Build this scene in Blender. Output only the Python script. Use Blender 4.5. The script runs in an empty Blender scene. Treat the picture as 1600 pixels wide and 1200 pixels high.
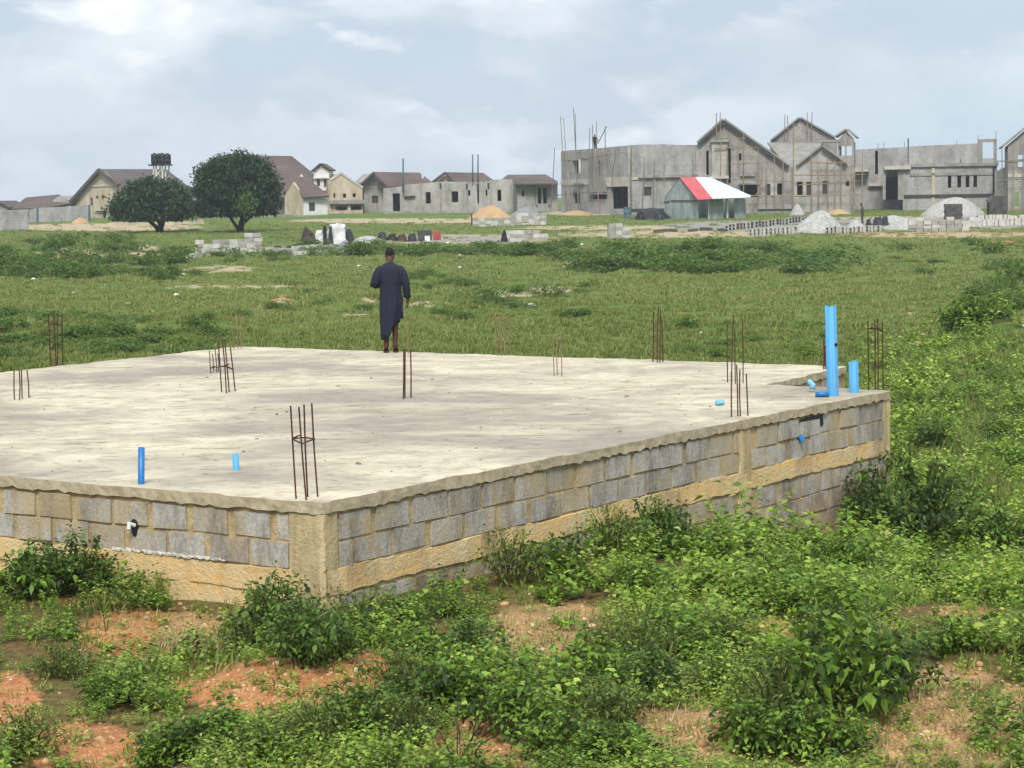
import bpy, bmesh, math, random
import numpy as np
from mathutils import Vector, Matrix, Euler
from mathutils.geometry import tessellate_polygon
random.seed(7); rng = np.random.default_rng(7)
S = bpy.context.scene
COL = S.collection
# ------------------------------------------------------------------ camera
F_PX, HOR, ROLL, EYE = 3400.0, 307.5, -0.0156, 3.6
PITCH = math.atan2(-(600 - HOR), F_PX)
_fw = np.array([0, math.cos(PITCH), math.sin(PITCH)]); _rt = np.array([1., 0, 0]); _up = np.cross(_rt, _fw)
CR = math.cos(ROLL) * _rt + math.sin(ROLL) * _up
CU = math.cos(ROLL) * _up - math.sin(ROLL) * _rt
CF = _fw
CAM = np.array([0, 0, EYE])
def ray(px, py): return CF + CR * (px - 800) / F_PX + CU * (600 - py) / F_PX
def at(px, py, z):
    d = ray(px, py); return CAM + d * ((z - EYE) / d[2])
def atd(px, py, Y):
    d = ray(px, py); return CAM + d * (Y / d[1])
def proj(P):
    v = np.asarray(P, float) - CAM
    w = v @ CF
    w = np.where(np.abs(w) < .05, .05, w)
    return 800 + F_PX * (v @ CR) / w, 600 - F_PX * (v @ CU) / w
cd = bpy.data.cameras.new('camera'); cam = bpy.data.objects.new('camera', cd); COL.objects.link(cam)
cd.sensor_width = 36; cd.lens = F_PX / 1600 * 36; cd.clip_start = .5; cd.clip_end = 9000
M = Matrix(((CR[0], CU[0], -CF[0], 0), (CR[1], CU[1], -CF[1], 0), (CR[2], CU[2], -CF[2], EYE), (0, 0, 0, 1)))
cam.matrix_world = M
S.camera = cam
S.view_settings.view_transform = 'Standard'; S.view_settings.look = 'None'
S.view_settings.exposure = 0.42; S.view_settings.gamma = 1
# ------------------------------------------------------------------ ids
def tag(o, label=None, cat=None, group=None, kind=None):
    if label: o['label'] = label
    if cat: o['category'] = cat
    if group: o['group'] = group
    if kind: o['kind'] = kind
    return o
def empty(name, loc=(0, 0, 0), rz=0):
    o = bpy.data.objects.new(name, None); COL.objects.link(o)
    o.location = loc; o.rotation_euler = (0, 0, rz); o.empty_display_size = .2
    return o
def dup(o, parent=None):
    c = o.copy(); COL.objects.link(c); c.parent = parent
    for ch in list(o.children): dup(ch, c)
    return c
def mesh_obj(name, V, Fc, mats, parent=None, smooth=False, mi=None):
    me = bpy.data.meshes.new(name)
    me.from_pydata([tuple(map(float, v)) for v in V], [], [tuple(map(int, f)) for f in Fc])
    for m in (mats if isinstance(mats, (list, tuple)) else [mats]): me.materials.append(m)
    if mi is not None: me.polygons.foreach_set('material_index', list(mi))
    if smooth: me.polygons.foreach_set('use_smooth', [True] * len(me.polygons))
    me.update()
    o = bpy.data.objects.new(name, me); COL.objects.link(o)
    if parent: o.parent = parent
    return o
def np_mesh(name, V, T, mats, mi=None, tint=None, smooth=False, link=True):
    """fast triangle mesh from arrays"""
    me = bpy.data.meshes.new(name)
    n, t = len(V), len(T)
    me.vertices.add(n); me.vertices.foreach_set('co', np.ascontiguousarray(V, np.float32).ravel())
    me.loops.add(t * 3); me.loops.foreach_set('vertex_index', np.ascontiguousarray(T, np.int32).ravel())
    me.polygons.add(t); me.polygons.foreach_set('loop_start', np.arange(0, t * 3, 3, dtype=np.int32))
    me.polygons.foreach_set('loop_total', np.full(t, 3, np.int32))
    for m in mats: me.materials.append(m)
    if mi is not None: me.polygons.foreach_set('material_index', np.ascontiguousarray(mi, np.int32))
    if smooth: me.polygons.foreach_set('use_smooth', np.ones(t, bool))
    if tint is not None:
        a = me.attributes.new('tint', 'FLOAT', 'POINT'); a.data.foreach_set('value', np.ascontiguousarray(tint, np.float32))
    me.update(calc_edges=True); me.validate()
    if not link: return me
    o = bpy.data.objects.new(name, me); COL.objects.link(o); return o
class MB:
    def __init__(s): s.V = []; s.F = []; s.M = []
    def poly(s, pts, m=0):
        b = len(s.V); s.V += [tuple(map(float, p)) for p in pts]; s.F.append(tuple(range(b, b + len(pts)))); s.M.append(m)
    def box(s, o, ax, ay, az, m=0):
        """corner o and three edge vectors"""
        o, ax, ay, az = [np.asarray(q, float) for q in (o, ax, ay, az)]
        if np.dot(np.cross(ax, ay), az) < 0: ax, ay = ay, ax
        b = len(s.V)
        s.V += [tuple(o + i * ax + j * ay + k * az) for k in (0, 1) for (i, j) in ((0, 0), (1, 0), (1, 1), (0, 1))]
        for f in ((0, 3, 2, 1), (4, 5, 6, 7), (0, 1, 5, 4), (1, 2, 6, 5), (2, 3, 7, 6), (3, 0, 4, 7)):
            s.F.append(tuple(b + i for i in f)); s.M.append(m)
    def abox(s, x0, x1, y0, y1, z0, z1, m=0): s.box((x0, y0, z0), (x1 - x0, 0, 0), (0, y1 - y0, 0), (0, 0, z1 - z0), m)
    def tube(s, pts, r, n=6, m=0, cap=True):
        pts = [np.asarray(p, float) for p in pts]
        rs = r if isinstance(r, (list, tuple, np.ndarray)) else [r] * len(pts)
        b = len(s.V)
        for i, p in enumerate(pts):
            t = pts[min(i + 1, len(pts) - 1)] - pts[max(i - 1, 0)]; t = t / (np.linalg.norm(t) + 1e-9)
            if i == 0: u = np.cross(t, (0, 0, 1) if abs(t[2]) < .9 else (1, 0, 0))
            else: u = u - t * np.dot(u, t)
            u = u / (np.linalg.norm(u) + 1e-9); w = np.cross(t, u)
            for k in range(n):
                a = 2 * math.pi * k / n; s.V.append(tuple(p + rs[i] * (math.cos(a) * u + math.sin(a) * w)))
        for i in range(len(pts) - 1):
            for k in range(n):
                k2 = (k + 1) % n
                s.F.append((b + i * n + k, b + i * n + k2, b + (i + 1) * n + k2, b + (i + 1) * n + k)); s.M.append(m)
        if cap:
            s.F.append(tuple(b + k for k in range(n))[::-1]); s.M.append(m)
            e = b + (len(pts) - 1) * n; s.F.append(tuple(e + k for k in range(n))); s.M.append(m)
    def build(s, name, mats, parent=None, smooth=False): return mesh_obj(name, s.V, s.F, mats, parent, smooth, s.M)
# ------------------------------------------------------------------ materials
def lin(r, g, b, k=1.0):
    f = lambda c: (c / 255 / 12.92 if c / 255 <= .04045 else ((c / 255 + .055) / 1.055) ** 2.4) * k
    return (f(r), f(g), f(b), 1)
class NT:
    def __init__(s, nt): s.nt = nt
    def n(s, t, ins=None, **kw):
        d = s.nt.nodes.new(t)
        for k, v in kw.items(): setattr(d, k, v)
        for k, v in (ins or {}).items():
            if hasattr(v, 'links') or isinstance(v, bpy.types.NodeSocket): s.nt.links.new(v, d.inputs[k])
            else: d.inputs[k].default_value = v
        return d
    def mix(s, f, a, b, mode='MIX'):
        d = s.n('ShaderNodeMix', data_type='RGBA', blend_type=mode)
        for k, v in ((0, f), (6, a), (7, b)):
            if isinstance(v, bpy.types.NodeSocket): s.nt.links.new(v, d.inputs[k])
            else: d.inputs[k].default_value = v
        return d.outputs[2]
    def math(s, op, a, b=None, clamp=False):
        d = s.n('ShaderNodeMath', operation=op, use_clamp=clamp)
        for k, v in ((0, a), (1, b)):
            if v is None: continue
            if isinstance(v, bpy.types.NodeSocket): s.nt.links.new(v, d.inputs[k])
            else: d.inputs[k].default_value = v
        return d.outputs[0]
    def ramp(s, f, stops, mode='LINEAR'):
        d = s.n('ShaderNodeValToRGB'); cr = d.color_ramp; cr.interpolation = mode
        while len(cr.elements) < len(stops): cr.elements.new(.5)
        for e, (p, c) in zip(cr.elements, stops):
            e.position = p; e.color = c if hasattr(c, '__len__') else (c, c, c, 1)
        s.nt.links.new(f, d.inputs[0]); return d.outputs[0]
    def pos(s, scale=(1, 1, 1), rot=(0, 0, 0), obj=False):
        src = s.n('ShaderNodeTexCoord').outputs['Object'] if obj else s.n('ShaderNodeNewGeometry').outputs['Position']
        return s.n('ShaderNodeMapping', {'Vector': src, 'Scale': scale, 'Rotation': rot}).outputs[0]
    def noise(s, vec, scale, detail=4, rough=.6, out='Fac', dist=0):
        return s.n('ShaderNodeTexNoise', {'Vector': vec, 'Scale': scale, 'Detail': detail, 'Roughness': rough, 'Distortion': dist}).outputs[out]
    def attr(s, name, out='Fac'): return s.n('ShaderNodeAttribute', attribute_name=name).outputs[out]
def material(name, fn, rough=.9, spec=.2, bump=.0, bdist=.02):
    m = bpy.data.materials.new(name); m.use_nodes = True; nt = m.node_tree; nt.nodes.clear(); T = NT(nt)
    out = T.n('ShaderNodeOutputMaterial')
    r = fn(T); colr, h = r if isinstance(r, tuple) else (r, None)
    p = T.n('ShaderNodeBsdfPrincipled', {'Base Color': colr, 'Roughness': rough, 'Specular IOR Level': spec})
    if h is not None and bump:
        b = T.n('ShaderNodeBump', {'Height': h, 'Strength': bump, 'Distance': bdist}); nt.links.new(b.outputs[0], p.inputs['Normal'])
    nt.links.new(p.outputs[0], out.inputs[0]); return m
def noisy(name, c1, c2, scale=3, rough=.9, bump=.3, bdist=.02, stretch=(1, 1, 1), spec=.2, detail=6, obj=False):
    def fn(T):
        v = T.pos(stretch, obj=obj)
        n = T.noise(v, scale, detail, .65); n2 = T.noise(v, scale * 5.3, 3, .6)
        f = T.ramp(T.math('ADD', T.math('MULTIPLY', n, .7), T.math('MULTIPLY', n2, .3)), [(.36, 0), (.64, 1)])
        return T.mix(f, c1, c2), n2
    return material(name, fn, rough, spec, bump, bdist)
def leafmat(name, cols, trans=.34, rough=.55, hue=.0):
    """cols: list of colours, picked per leaf, drifted by the clump tint attribute"""
    m = bpy.data.materials.new(name); m.use_nodes = True; nt = m.node_tree; nt.nodes.clear(); T = NT(nt)
    out = T.n('ShaderNodeOutputMaterial')
    ri = T.n('ShaderNodeNewGeometry').outputs['Random Per Island']
    oi = T.n('ShaderNodeObjectInfo').outputs['Random']
    f = T.math('ADD', T.math('MULTIPLY', ri, .5), T.math('ADD', T.math('MULTIPLY', T.attr('tint'), .38), T.math('MULTIPLY', oi, .12)))
    k = len(cols) - 1
    c = T.ramp(f, [(.12 + .76 * i / k, cc) for i, cc in enumerate(cols)])
    p = T.n('ShaderNodeBsdfPrincipled', {'Base Color': c, 'Roughness': rough, 'Specular IOR Level': .25})
    tr = T.n('ShaderNodeBsdfTranslucent', {'Color': T.mix(.5, c, lin(150, 170, 40, .6))})
    mx = T.n('ShaderNodeMixShader', {0: trans}); nt.links.new(p.outputs[0], mx.inputs[1]); nt.links.new(tr.outputs[0], mx.inputs[2])
    nt.links.new(mx.outputs[0], out.inputs[0]); return m
MAT = {}
# far block masonry: grey sandcrete courses with stains
def far_block(name, base, dark, mortar=lin(182, 178, 172, .76)):
    def fn(T):
        g = T.n('ShaderNodeNewGeometry').outputs['Position']
        sp = T.n('ShaderNodeSeparateXYZ', {0: g})
        u = T.math('ADD', sp.outputs[0], T.math('MULTIPLY', sp.outputs[1], .9))
        vec = T.n('ShaderNodeCombineXYZ', {0: u, 1: sp.outputs[2], 2: 0.}).outputs[0]
        br = T.n('ShaderNodeTexBrick', {'Vector': vec, 'Color1': base, 'Color2': tuple(.86 * x for x in base[:3]) + (1,), 'Mortar': mortar, 'Scale': 1., 'Mortar Size': .03, 'Brick Width': .47, 'Row Height': .245})
        n = T.noise(T.pos((1, 1, .45)), .55, 8, .78); n3 = T.noise(T.pos((2.2, 2.2, .3)), 1.0, 5, .65)
        f = T.ramp(n, [(.42, 0), (.70, 1)]); f3 = T.ramp(n3, [(.5, 0), (.75, .8)])
        c = T.mix(T.math('MULTIPLY', f, .8), br.outputs[0], dark)
        c = T.mix(T.math('MULTIPLY', f3, .45), c, dark)
        n2 = T.noise(T.pos(), 4.5, 3, .7); c = T.mix(T.ramp(n2, [(.55, 0), (.8, .35)]), c, lin(215, 208, 190, .6))
        return c, br.outputs['Fac']
    return material(name, fn, .95, .1, .3, .02)
MAT['block'] = far_block('grey_masonry', lin(168, 167, 167, .82), lin(106, 103, 100, .7))
MAT['block2'] = far_block('pale_masonry', lin(178, 175, 170, .82), lin(114, 109, 102, .7))
MAT['block3'] = far_block('grey_brown_masonry', lin(164, 159, 155, .8), lin(98, 92, 87, .68))
MAT['cream'] = noisy('cream_render', lin(212, 201, 180, .76), lin(168, 150, 122, .72), .5, stretch=(1, 1, .4))
MAT['white'] = noisy('white_paint', lin(232, 232, 226, .72), lin(210, 208, 200, .7), .6)
MAT['conc'] = noisy('grey_concrete', lin(164, 162, 158, .8), lin(124, 120, 110, .8), .8, stretch=(1, 1, .5))
MAT['concroof'] = noisy('roof_concrete', lin(164, 162, 154, .72), lin(130, 128, 120, .7), .9)
MAT['paleconc'] = noisy('pale_concrete', lin(200, 197, 190, .8), lin(166, 158, 142, .8), .9)
def roofmat(name, a, b):
    def fn(T):
        g = T.n('ShaderNodeNewGeometry').outputs['Position']; sp = T.n('ShaderNodeSeparateXYZ', {0: g})
        w = T.n('ShaderNodeTexWave', {'Vector': T.n('ShaderNodeCombineXYZ', {0: sp.outputs[2]}).outputs[0], 'Scale': .9, 'Distortion': .3}, bands_direction='X').outputs['Fac']
        n = T.noise(T.pos(), .4, 5)
        c = T.mix(T.ramp(n, [(.35, 0), (.7, 1)]), a, b)
        return T.mix(T.math('MULTIPLY', w, .18), c, lin(60, 50, 46, .7)), w
    return material(name, fn, .8, .25, .4, .03)
MAT['roof'] = roofmat('brown_roof_sheet', lin(116, 100, 92, .62), lin(92, 78, 72, .62))
MAT['roofgrey'] = roofmat('grey_brown_roof_sheet', lin(112, 102, 98, .62), lin(90, 82, 80, .62))
MAT['trim'] = noisy('roof_edge_trim', lin(120, 112, 104, .6), lin(80, 74, 70, .6), 1.)
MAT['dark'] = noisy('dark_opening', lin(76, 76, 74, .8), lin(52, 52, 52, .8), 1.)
MAT['glass'] = material('window_glass', lambda T: T.mix(0., lin(48, 56, 60), lin(48, 56, 60)), .15, .5)
MAT['wood'] = noisy('weathered_timber', lin(170, 150, 120, .75), lin(118, 102, 82, .7), 3., stretch=(1, 1, .2))
MAT['bamboo'] = noisy('grey_bamboo', lin(150, 142, 130, .7), lin(104, 98, 92, .65), 3., stretch=(1, 1, .2))
MAT['bluepipe'] = noisy('blue_pvc', lin(74, 162, 220, .82), lin(96, 160, 204, .8), 5., rough=.55, bump=.05, spec=.3, stretch=(1, 1, .3))
MAT['bluepipe_dark'] = noisy('deep_blue_pvc', lin(28, 118, 186, .8), lin(20, 100, 165, .8), 3., rough=.4, bump=.05, spec=.4)
MAT['bluepale'] = noisy('faded_blue_pvc', lin(156, 204, 224, .8), lin(104, 172, 210, .8), 8., rough=.5, bump=.05)
MAT['farblue'] = noisy('dull_blue_pvc', lin(104, 130, 146, .62), lin(84, 108, 126, .6), 2., rough=.5, bump=.05)
MAT['rust'] = noisy('rusty_steel', lin(112, 72, 54, .62), lin(56, 40, 34, .6), 14., rough=.85, bump=.3, bdist=.003)
MAT['rustpale'] = noisy('pale_weathered_steel', lin(170, 150, 112, .6), lin(110, 92, 66, .6), 10., rough=.85)
MAT['zinc'] = noisy('zinc_sheet', lin(196, 206, 200, .6), lin(120, 136, 130, .55), 1.3, rough=.5, bump=.2, stretch=(1, 1, .35), spec=.4)
MAT['redroof'] = noisy('red_sheet', lin(214, 104, 106, .72), lin(186, 70, 78, .7), .9, rough=.5, stretch=(2.5, 1, 1))
MAT['whiteroof'] = noisy('white_sheet', lin(226, 230, 230, .74), lin(186, 194, 194, .72), .9, rough=.5, stretch=(2.5, 1, 1))
MAT['hollow'] = noisy('sandcrete', lin(196, 192, 184, .65), lin(150, 146, 138, .62), 2.5)
MAT['hollowlight'] = noisy('white_sandcrete', lin(222, 220, 212, .7), lin(184, 180, 170, .66), 2.5)
MAT['hollowdark'] = noisy('dark_block_and_core_shade', lin(112, 108, 106, .6), lin(70, 68, 68, .6), 2.)  # dark blocks, and painted shade inside the hollow cores
MAT['sand'] = noisy('orange_sand', lin(206, 176, 136, .62), lin(186, 150, 108, .62), 1.5)
MAT['gravel'] = noisy('grey_gravel', lin(168, 170, 172, .6), lin(128, 132, 134, .6), 5., bump=.6, bdist=.06)
MAT['palegravel'] = noisy('white_gravel', lin(208, 208, 202, .66), lin(158, 156, 150, .6), 4., bump=.6, bdist=.06)
MAT['black'] = noisy('black_plastic', lin(38, 40, 42), lin(24, 24, 26), 2., rough=.5)
MAT['tarpdark'] = noisy('dark_tarpaulin', lin(64, 68, 70, .8), lin(34, 36, 40), 2., rough=.6)
MAT['tarpwhite'] = noisy('white_tarpaulin', lin(230, 228, 226, .75), lin(196, 192, 196, .7), 2., rough=.6)
MAT['brownsack'] = noisy('brown_sacking', lin(104, 88, 78, .6), lin(66, 54, 48, .6), 2.5)
MAT['redpanel'] = noisy('faded_red_panel', lin(176, 84, 84, .7), lin(140, 58, 60, .7), 2.)
MAT['litter'] = noisy('pale_plastic_litter', lin(232, 228, 222, .75), lin(206, 202, 192, .7), 8.)
MAT['stone'] = noisy('pale_stone', lin(206, 182, 146, .62), lin(150, 122, 90, .6), 6., bump=.6)
MAT['bark'] = noisy('dark_bark', lin(62, 54, 46, .6), lin(38, 34, 30, .6), 3., stretch=(1, 1, .3))
MAT['stem'] = noisy('green_brown_stem', lin(112, 112, 62, .5), lin(92, 74, 50, .5), 8.)
MAT['straw'] = noisy('dry_straw', lin(206, 186, 140, .6), lin(150, 122, 84, .6), 12.)
MAT['robe'] = noisy('navy_cotton', lin(44, 49, 66, .72), lin(30, 34, 48, .7), 5., rough=.85, bump=.15, bdist=.01, obj=True)
MAT['skin'] = noisy('brown_skin', lin(98, 66, 50, .7), lin(74, 48, 36, .7), 9., rough=.6, bump=.05, obj=True)
MAT['hair'] = noisy('black_hair', lin(30, 27, 26), lin(18, 16, 16), 40., rough=.8, bump=.3, bdist=.004, obj=True)
MAT['sandal'] = noisy('brown_leather', lin(86, 60, 44, .7), lin(50, 34, 26, .7), 20., obj=True)
MAT['darkcloth'] = noisy('dark_cloth', lin(46, 44, 46, .8), lin(28, 27, 30, .8), 4., obj=True)
MAT['greycloth'] = noisy('grey_brown_cloth', lin(104, 92, 88, .7), lin(70, 60, 58, .7), 4., obj=True)

# slab surface: cream screed with broom streaks and grey washes
def slabfn(T):
    v = T.pos((1, 1, 1), (0, 0, .35))
    big = T.noise(v, .28, 5, .6, dist=.4)
    strk = T.noise(T.pos((.9, 1.25, 1), (0, 0, .25)), .75, 9, .68, dist=1.4)
    fine = T.noise(T.pos((1.0, 1.8, 1), (0, 0, -.35)), 3., 7, .72, dist=1.2)
    grit = T.noise(v, 45, 2, .6)
    c = T.mix(T.ramp(strk, [(.34, 0), (.62, 1)]), lin(200, 189, 166, .56), lin(234, 223, 195, .64))
    c = T.mix(T.ramp(big, [(.46, 0), (.60, .85)]), c, lin(180, 170, 156, .52))
    c = T.mix(T.ramp(fine, [(.51, 0), (.66, .7)]), c, lin(150, 134, 110, .5))
    c = T.mix(T.ramp(grit, [(.60, 0), (.8, .25)]), c, lin(120, 105, 85, .6))
    # broom arcs
    vo = T.n('ShaderNodeTexVoronoi', {'Vector': T.pos((1, 1, 0)), 'Scale': .5, 'Randomness': 1.})
    sub = T.n('ShaderNodeVectorMath', {0: T.pos((.5, .5, 0)), 1: vo.outputs['Position']}, operation='SUBTRACT').outputs[0]
    sp = T.n('ShaderNodeSeparateXYZ', {0: sub})
    ang = T.math('ARCTAN2', sp.outputs[1], sp.outputs[0])
    fan = T.math('SINE', T.math('ADD', T.math('MULTIPLY', ang, 34.), T.math('MULTIPLY', T.noise(v, 4, 3), 4.)))
    dist = T.n('ShaderNodeVectorMath', {0: sub}, operation='LENGTH').outputs['Value']
    msk = T.math('MULTIPLY', T.ramp(dist, [(.03, 0), (.1, 1), (.26, .8), (.34, 0)]), T.ramp(T.noise(T.pos(), .6, 2), [(.44, 0), (.52, 1)]))
    fm = T.math('MULTIPLY', T.math('MULTIPLY', fan, .5), msk)
    c = T.mix(T.math('MULTIPLY', T.math('ADD', fm, 0., True), .9), c, lin(160, 144, 118, .5))
    h = T.math('ADD', T.math('ADD', T.math('MULTIPLY', strk, .6), T.math('MULTIPLY', fine, .5)), T.math('MULTIPLY', fm, .5))
    return c, h
MAT['slab'] = material('cream_screed', slabfn, .92, .15, .55, .03)
MAT['slabedge'] = noisy('rough_slab_edge', lin(202, 190, 160, .74), lin(164, 150, 124, .7), 6., bump=.45, bdist=.015)
def wallstain(T, c, amt=1.):
    """rain streaks and mould with their own shape"""
    s = T.noise(T.pos((2.2, 2.2, .6)), 1.6, 8, .75)
    c = T.mix(T.math('MULTIPLY', T.ramp(s, [(.46, 0), (.64, 1)]), .7 * amt), c, lin(98, 88, 72, .66))
    s2 = T.noise(T.pos((1, 1, .7)), 1.1, 7, .7)
    zz = T.n('ShaderNodeSeparateXYZ', {0: T.n('ShaderNodeNewGeometry').outputs['Position']}).outputs[2]
    mud = T.math('ADD', T.n('ShaderNodeMapRange', {'Value': zz, 'From Min': -.6, 'From Max': .75, 'To Min': .62, 'To Max': .0}).outputs[0], T.math('MULTIPLY', T.math('SUBTRACT', T.noise(T.pos(), 2.6, 7, .75), .5), 1.5))
    c = T.mix(T.math('MULTIPLY', T.ramp(mud, [(.2, 0), (.55, .75)]), amt), c, lin(136, 108, 74, .62))
    c = T.mix(T.math('MULTIPLY', T.ramp(s2, [(.50, 0), (.62, 1)]), .7 * amt), c, lin(196, 174, 128, .68))
    return c
def blockfn(T):
    ri = T.n('ShaderNodeNewGeometry').outputs['Random Per Island']
    n = T.noise(T.pos(), 30, 4, .75); n1 = T.noise(T.pos(), 5, 5, .7)
    c = T.ramp(ri, [(0, lin(184, 180, 171, .9)), (.5, lin(174, 170, 161, .88)), (.8, lin(190, 184, 172, .9)), (1, lin(162, 155, 143, .82))])
    c = T.mix(T.ramp(n, [(.4, 0), (.75, .55)]), c, lin(104, 102, 100, .6))
    c = T.mix(T.ramp(n1, [(.58, 0), (.65, .8)]), c, lin(190, 168, 124, .66))
    return wallstain(T, c, .95), T.math('ADD', n, T.math('MULTIPLY', n1, .8))
MAT['nearblock'] = material('grey_sandcrete_blocks', blockfn, .95, .1, .8, .012)
def mortarfn(T):
    n = T.noise(T.pos(), 8, 6, .7); n1 = T.noise(T.pos(), 40, 3, .7)
    c = T.mix(T.ramp(n, [(.35, 0), (.65, 1)]), lin(206, 186, 140, .8), lin(168, 146, 106, .74))
    return wallstain(T, c, .6), T.math('ADD', n, n1)
MAT['mortar'] = material('tan_mortar', mortarfn, .95, .1, .9, .015)
def beamfn(T):
    n = T.noise(T.pos((1, 1, 1.6)), 2.2, 7, .7); n1 = T.noise(T.pos(), 26, 4, .7); n2 = T.noise(T.pos((1, 1, .5)), 1.3, 5, .6)
    c = T.mix(T.ramp(n, [(.35, 0), (.66, 1)]), lin(224, 184, 122, .8), lin(208, 192, 152, .8))
    c = T.mix(T.ramp(n2, [(.52, 0), (.68, .75)]), c, lin(150, 128, 98, .66))
    c = T.mix(T.ramp(T.noise(T.pos(), 7.5, 5, .75), [(.64, 0), (.70, .9)]), c, lin(80, 64, 46, .5))
    return c, T.math('ADD', n1, T.math('MULTIPLY', n, 1.5))
MAT['beam'] = material('orange_tan_concrete', beamfn, .95, .1, 1., .02)
def colfn(T):
    n = T.noise(T.pos((2.4, 2.4, .3)), 2., 7, .7); n1 = T.noise(T.pos(), 22, 4, .75)
    c = T.mix(T.ramp(n, [(.35, 0), (.66, 1)]), lin(212, 194, 150, .78), lin(166, 148, 112, .7))
    c = T.mix(T.ramp(T.noise(T.pos(), 9, 4, .75), [(.66, 0), (.72, .9)]), c, lin(84, 70, 52, .5))
    return c, n1
MAT['column'] = material('tan_column_concrete', colfn, .95, .1, .9, .02)

# ------------------------------------------------------------------ terrain
_D = [0, 20, 30, 45, 60, 100, 140, 170, 200, 230, 260, 320, 600, 6000]
_Z = [.05, .0, -.15, -.3, -.3, -.08, .32, .8, 1.2, 1.6, 1.95, 2.3, 2.55, 2.6]
def _vnoise(x, y, s, seed):
    """cheap smooth noise from sines"""
    r = np.random.default_rng(seed); o = 0
    for i in range(6):
        a = r.uniform(0, 2 * math.pi); k = r.uniform(.6, 1.7) / s; p = r.uniform(0, 6.28)
        o = o + np.sin((x * math.cos(a) + y * math.sin(a)) * k * 2 * math.pi + p)
    return o / 6
BUMPS = []   # (x, y, rx, ry, h)
def _bump_px(px, d, rpx, ry, h): p = atd(px, 400, d); BUMPS.append((p[0], d, rpx * d / F_PX, ry, h))
_bump_px(60, 138, 110, 9, .75); _bump_px(200, 142, 90, 9, .9); _bump_px(300, 140, 40, 7, .5)
_bump_px(680, 74, 60, 3.0, .5); _bump_px(560, 78, 45, 2.5, .4); _bump_px(800, 84, 80, 3.5, .5); _bump_px(450, 86, 30, 2, .3)
_bump_px(900, 122, 40, 4, .5); _bump_px(1090, 118, 60, 5, .45); _bump_px(100, 64, 150, 3, .45); _bump_px(300, 66, 90, 3, .4)
_bump_px(1560, 62, 90, 4, .6)
def ground(x, y):
    x = np.asarray(x, float); y = np.asarray(y, float)
    d = np.maximum(y, 0) + .0 * x
    z = np.interp(d, _D, _Z)
    sx = np.clip((x - .5) / 5.5, 0, 1); sx = sx * sx * (3 - 2 * sx)
    sy = np.clip((y - 17) / 8, 0, 1) * np.clip((75 - y) / 35, 0, 1)
    z = z - .88 * sx * sy
    amp = np.interp(np.hypot(x, y), [5, 12, 40, 100, 250, 400], [.05, .09, .10, .18, .05, .0])
    z = z + amp * (_vnoise(x, y, 4.5, 1) + .5 * _vnoise(x, y, 1.6, 2)) + .4 * amp * _vnoise(x, y, .7, 3) * (y < 60)
    for bx, by, rx, ry, h in BUMPS:
        q = ((x - bx) / rx) ** 2 + ((y - by) / ry) ** 2
        z = z + h * np.exp(-q * 1.6)
    for bx, by, r, h in MOUNDS:
        q = ((x - bx) / r) ** 2 + ((y - by) / r) ** 2
        z = z + h * np.exp(-q * 1.5)
    return z
MOUNDS = []
for (px, py, rpx, h) in ((430, 1065, 130, .10), (215, 985, 80, .06), (830, 990, 70, .10), (1090, 1130, 80, .08), (1200, 980, 55, .06), (300, 1000, 40, .10)):
    p = at(px, py, .03); MOUNDS.append((p[0], p[1], rpx * p[1] / F_PX * 1.3, h))
def gp(px, py, dmin=12, dmax=330):
    ds = np.geomspace(dmin, dmax, 700); r = ray(px, py)
    P = CAM + np.outer(ds / r[1], r); g = ground(P[:, 0], P[:, 1]) - P[:, 2]
    i = np.argmax(g > 0)
    if g[i] <= 0: i = len(ds) - 1
    j = max(i - 1, 0); t = 0 if i == j else -g[j] / (g[i] - g[j] + 1e-9)
    p = P[j] + (P[i] - P[j]) * min(max(t, 0), 1); p[2] = float(ground(p[0], p[1])); return p
def gd(px, d):
    py = 400
    for _ in range(4):
        p = atd(px, py, d); z = float(ground(p[0], d)); _, py = proj((p[0], d, z)); py = float(py)
    return np.array([p[0], d, z])
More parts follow.
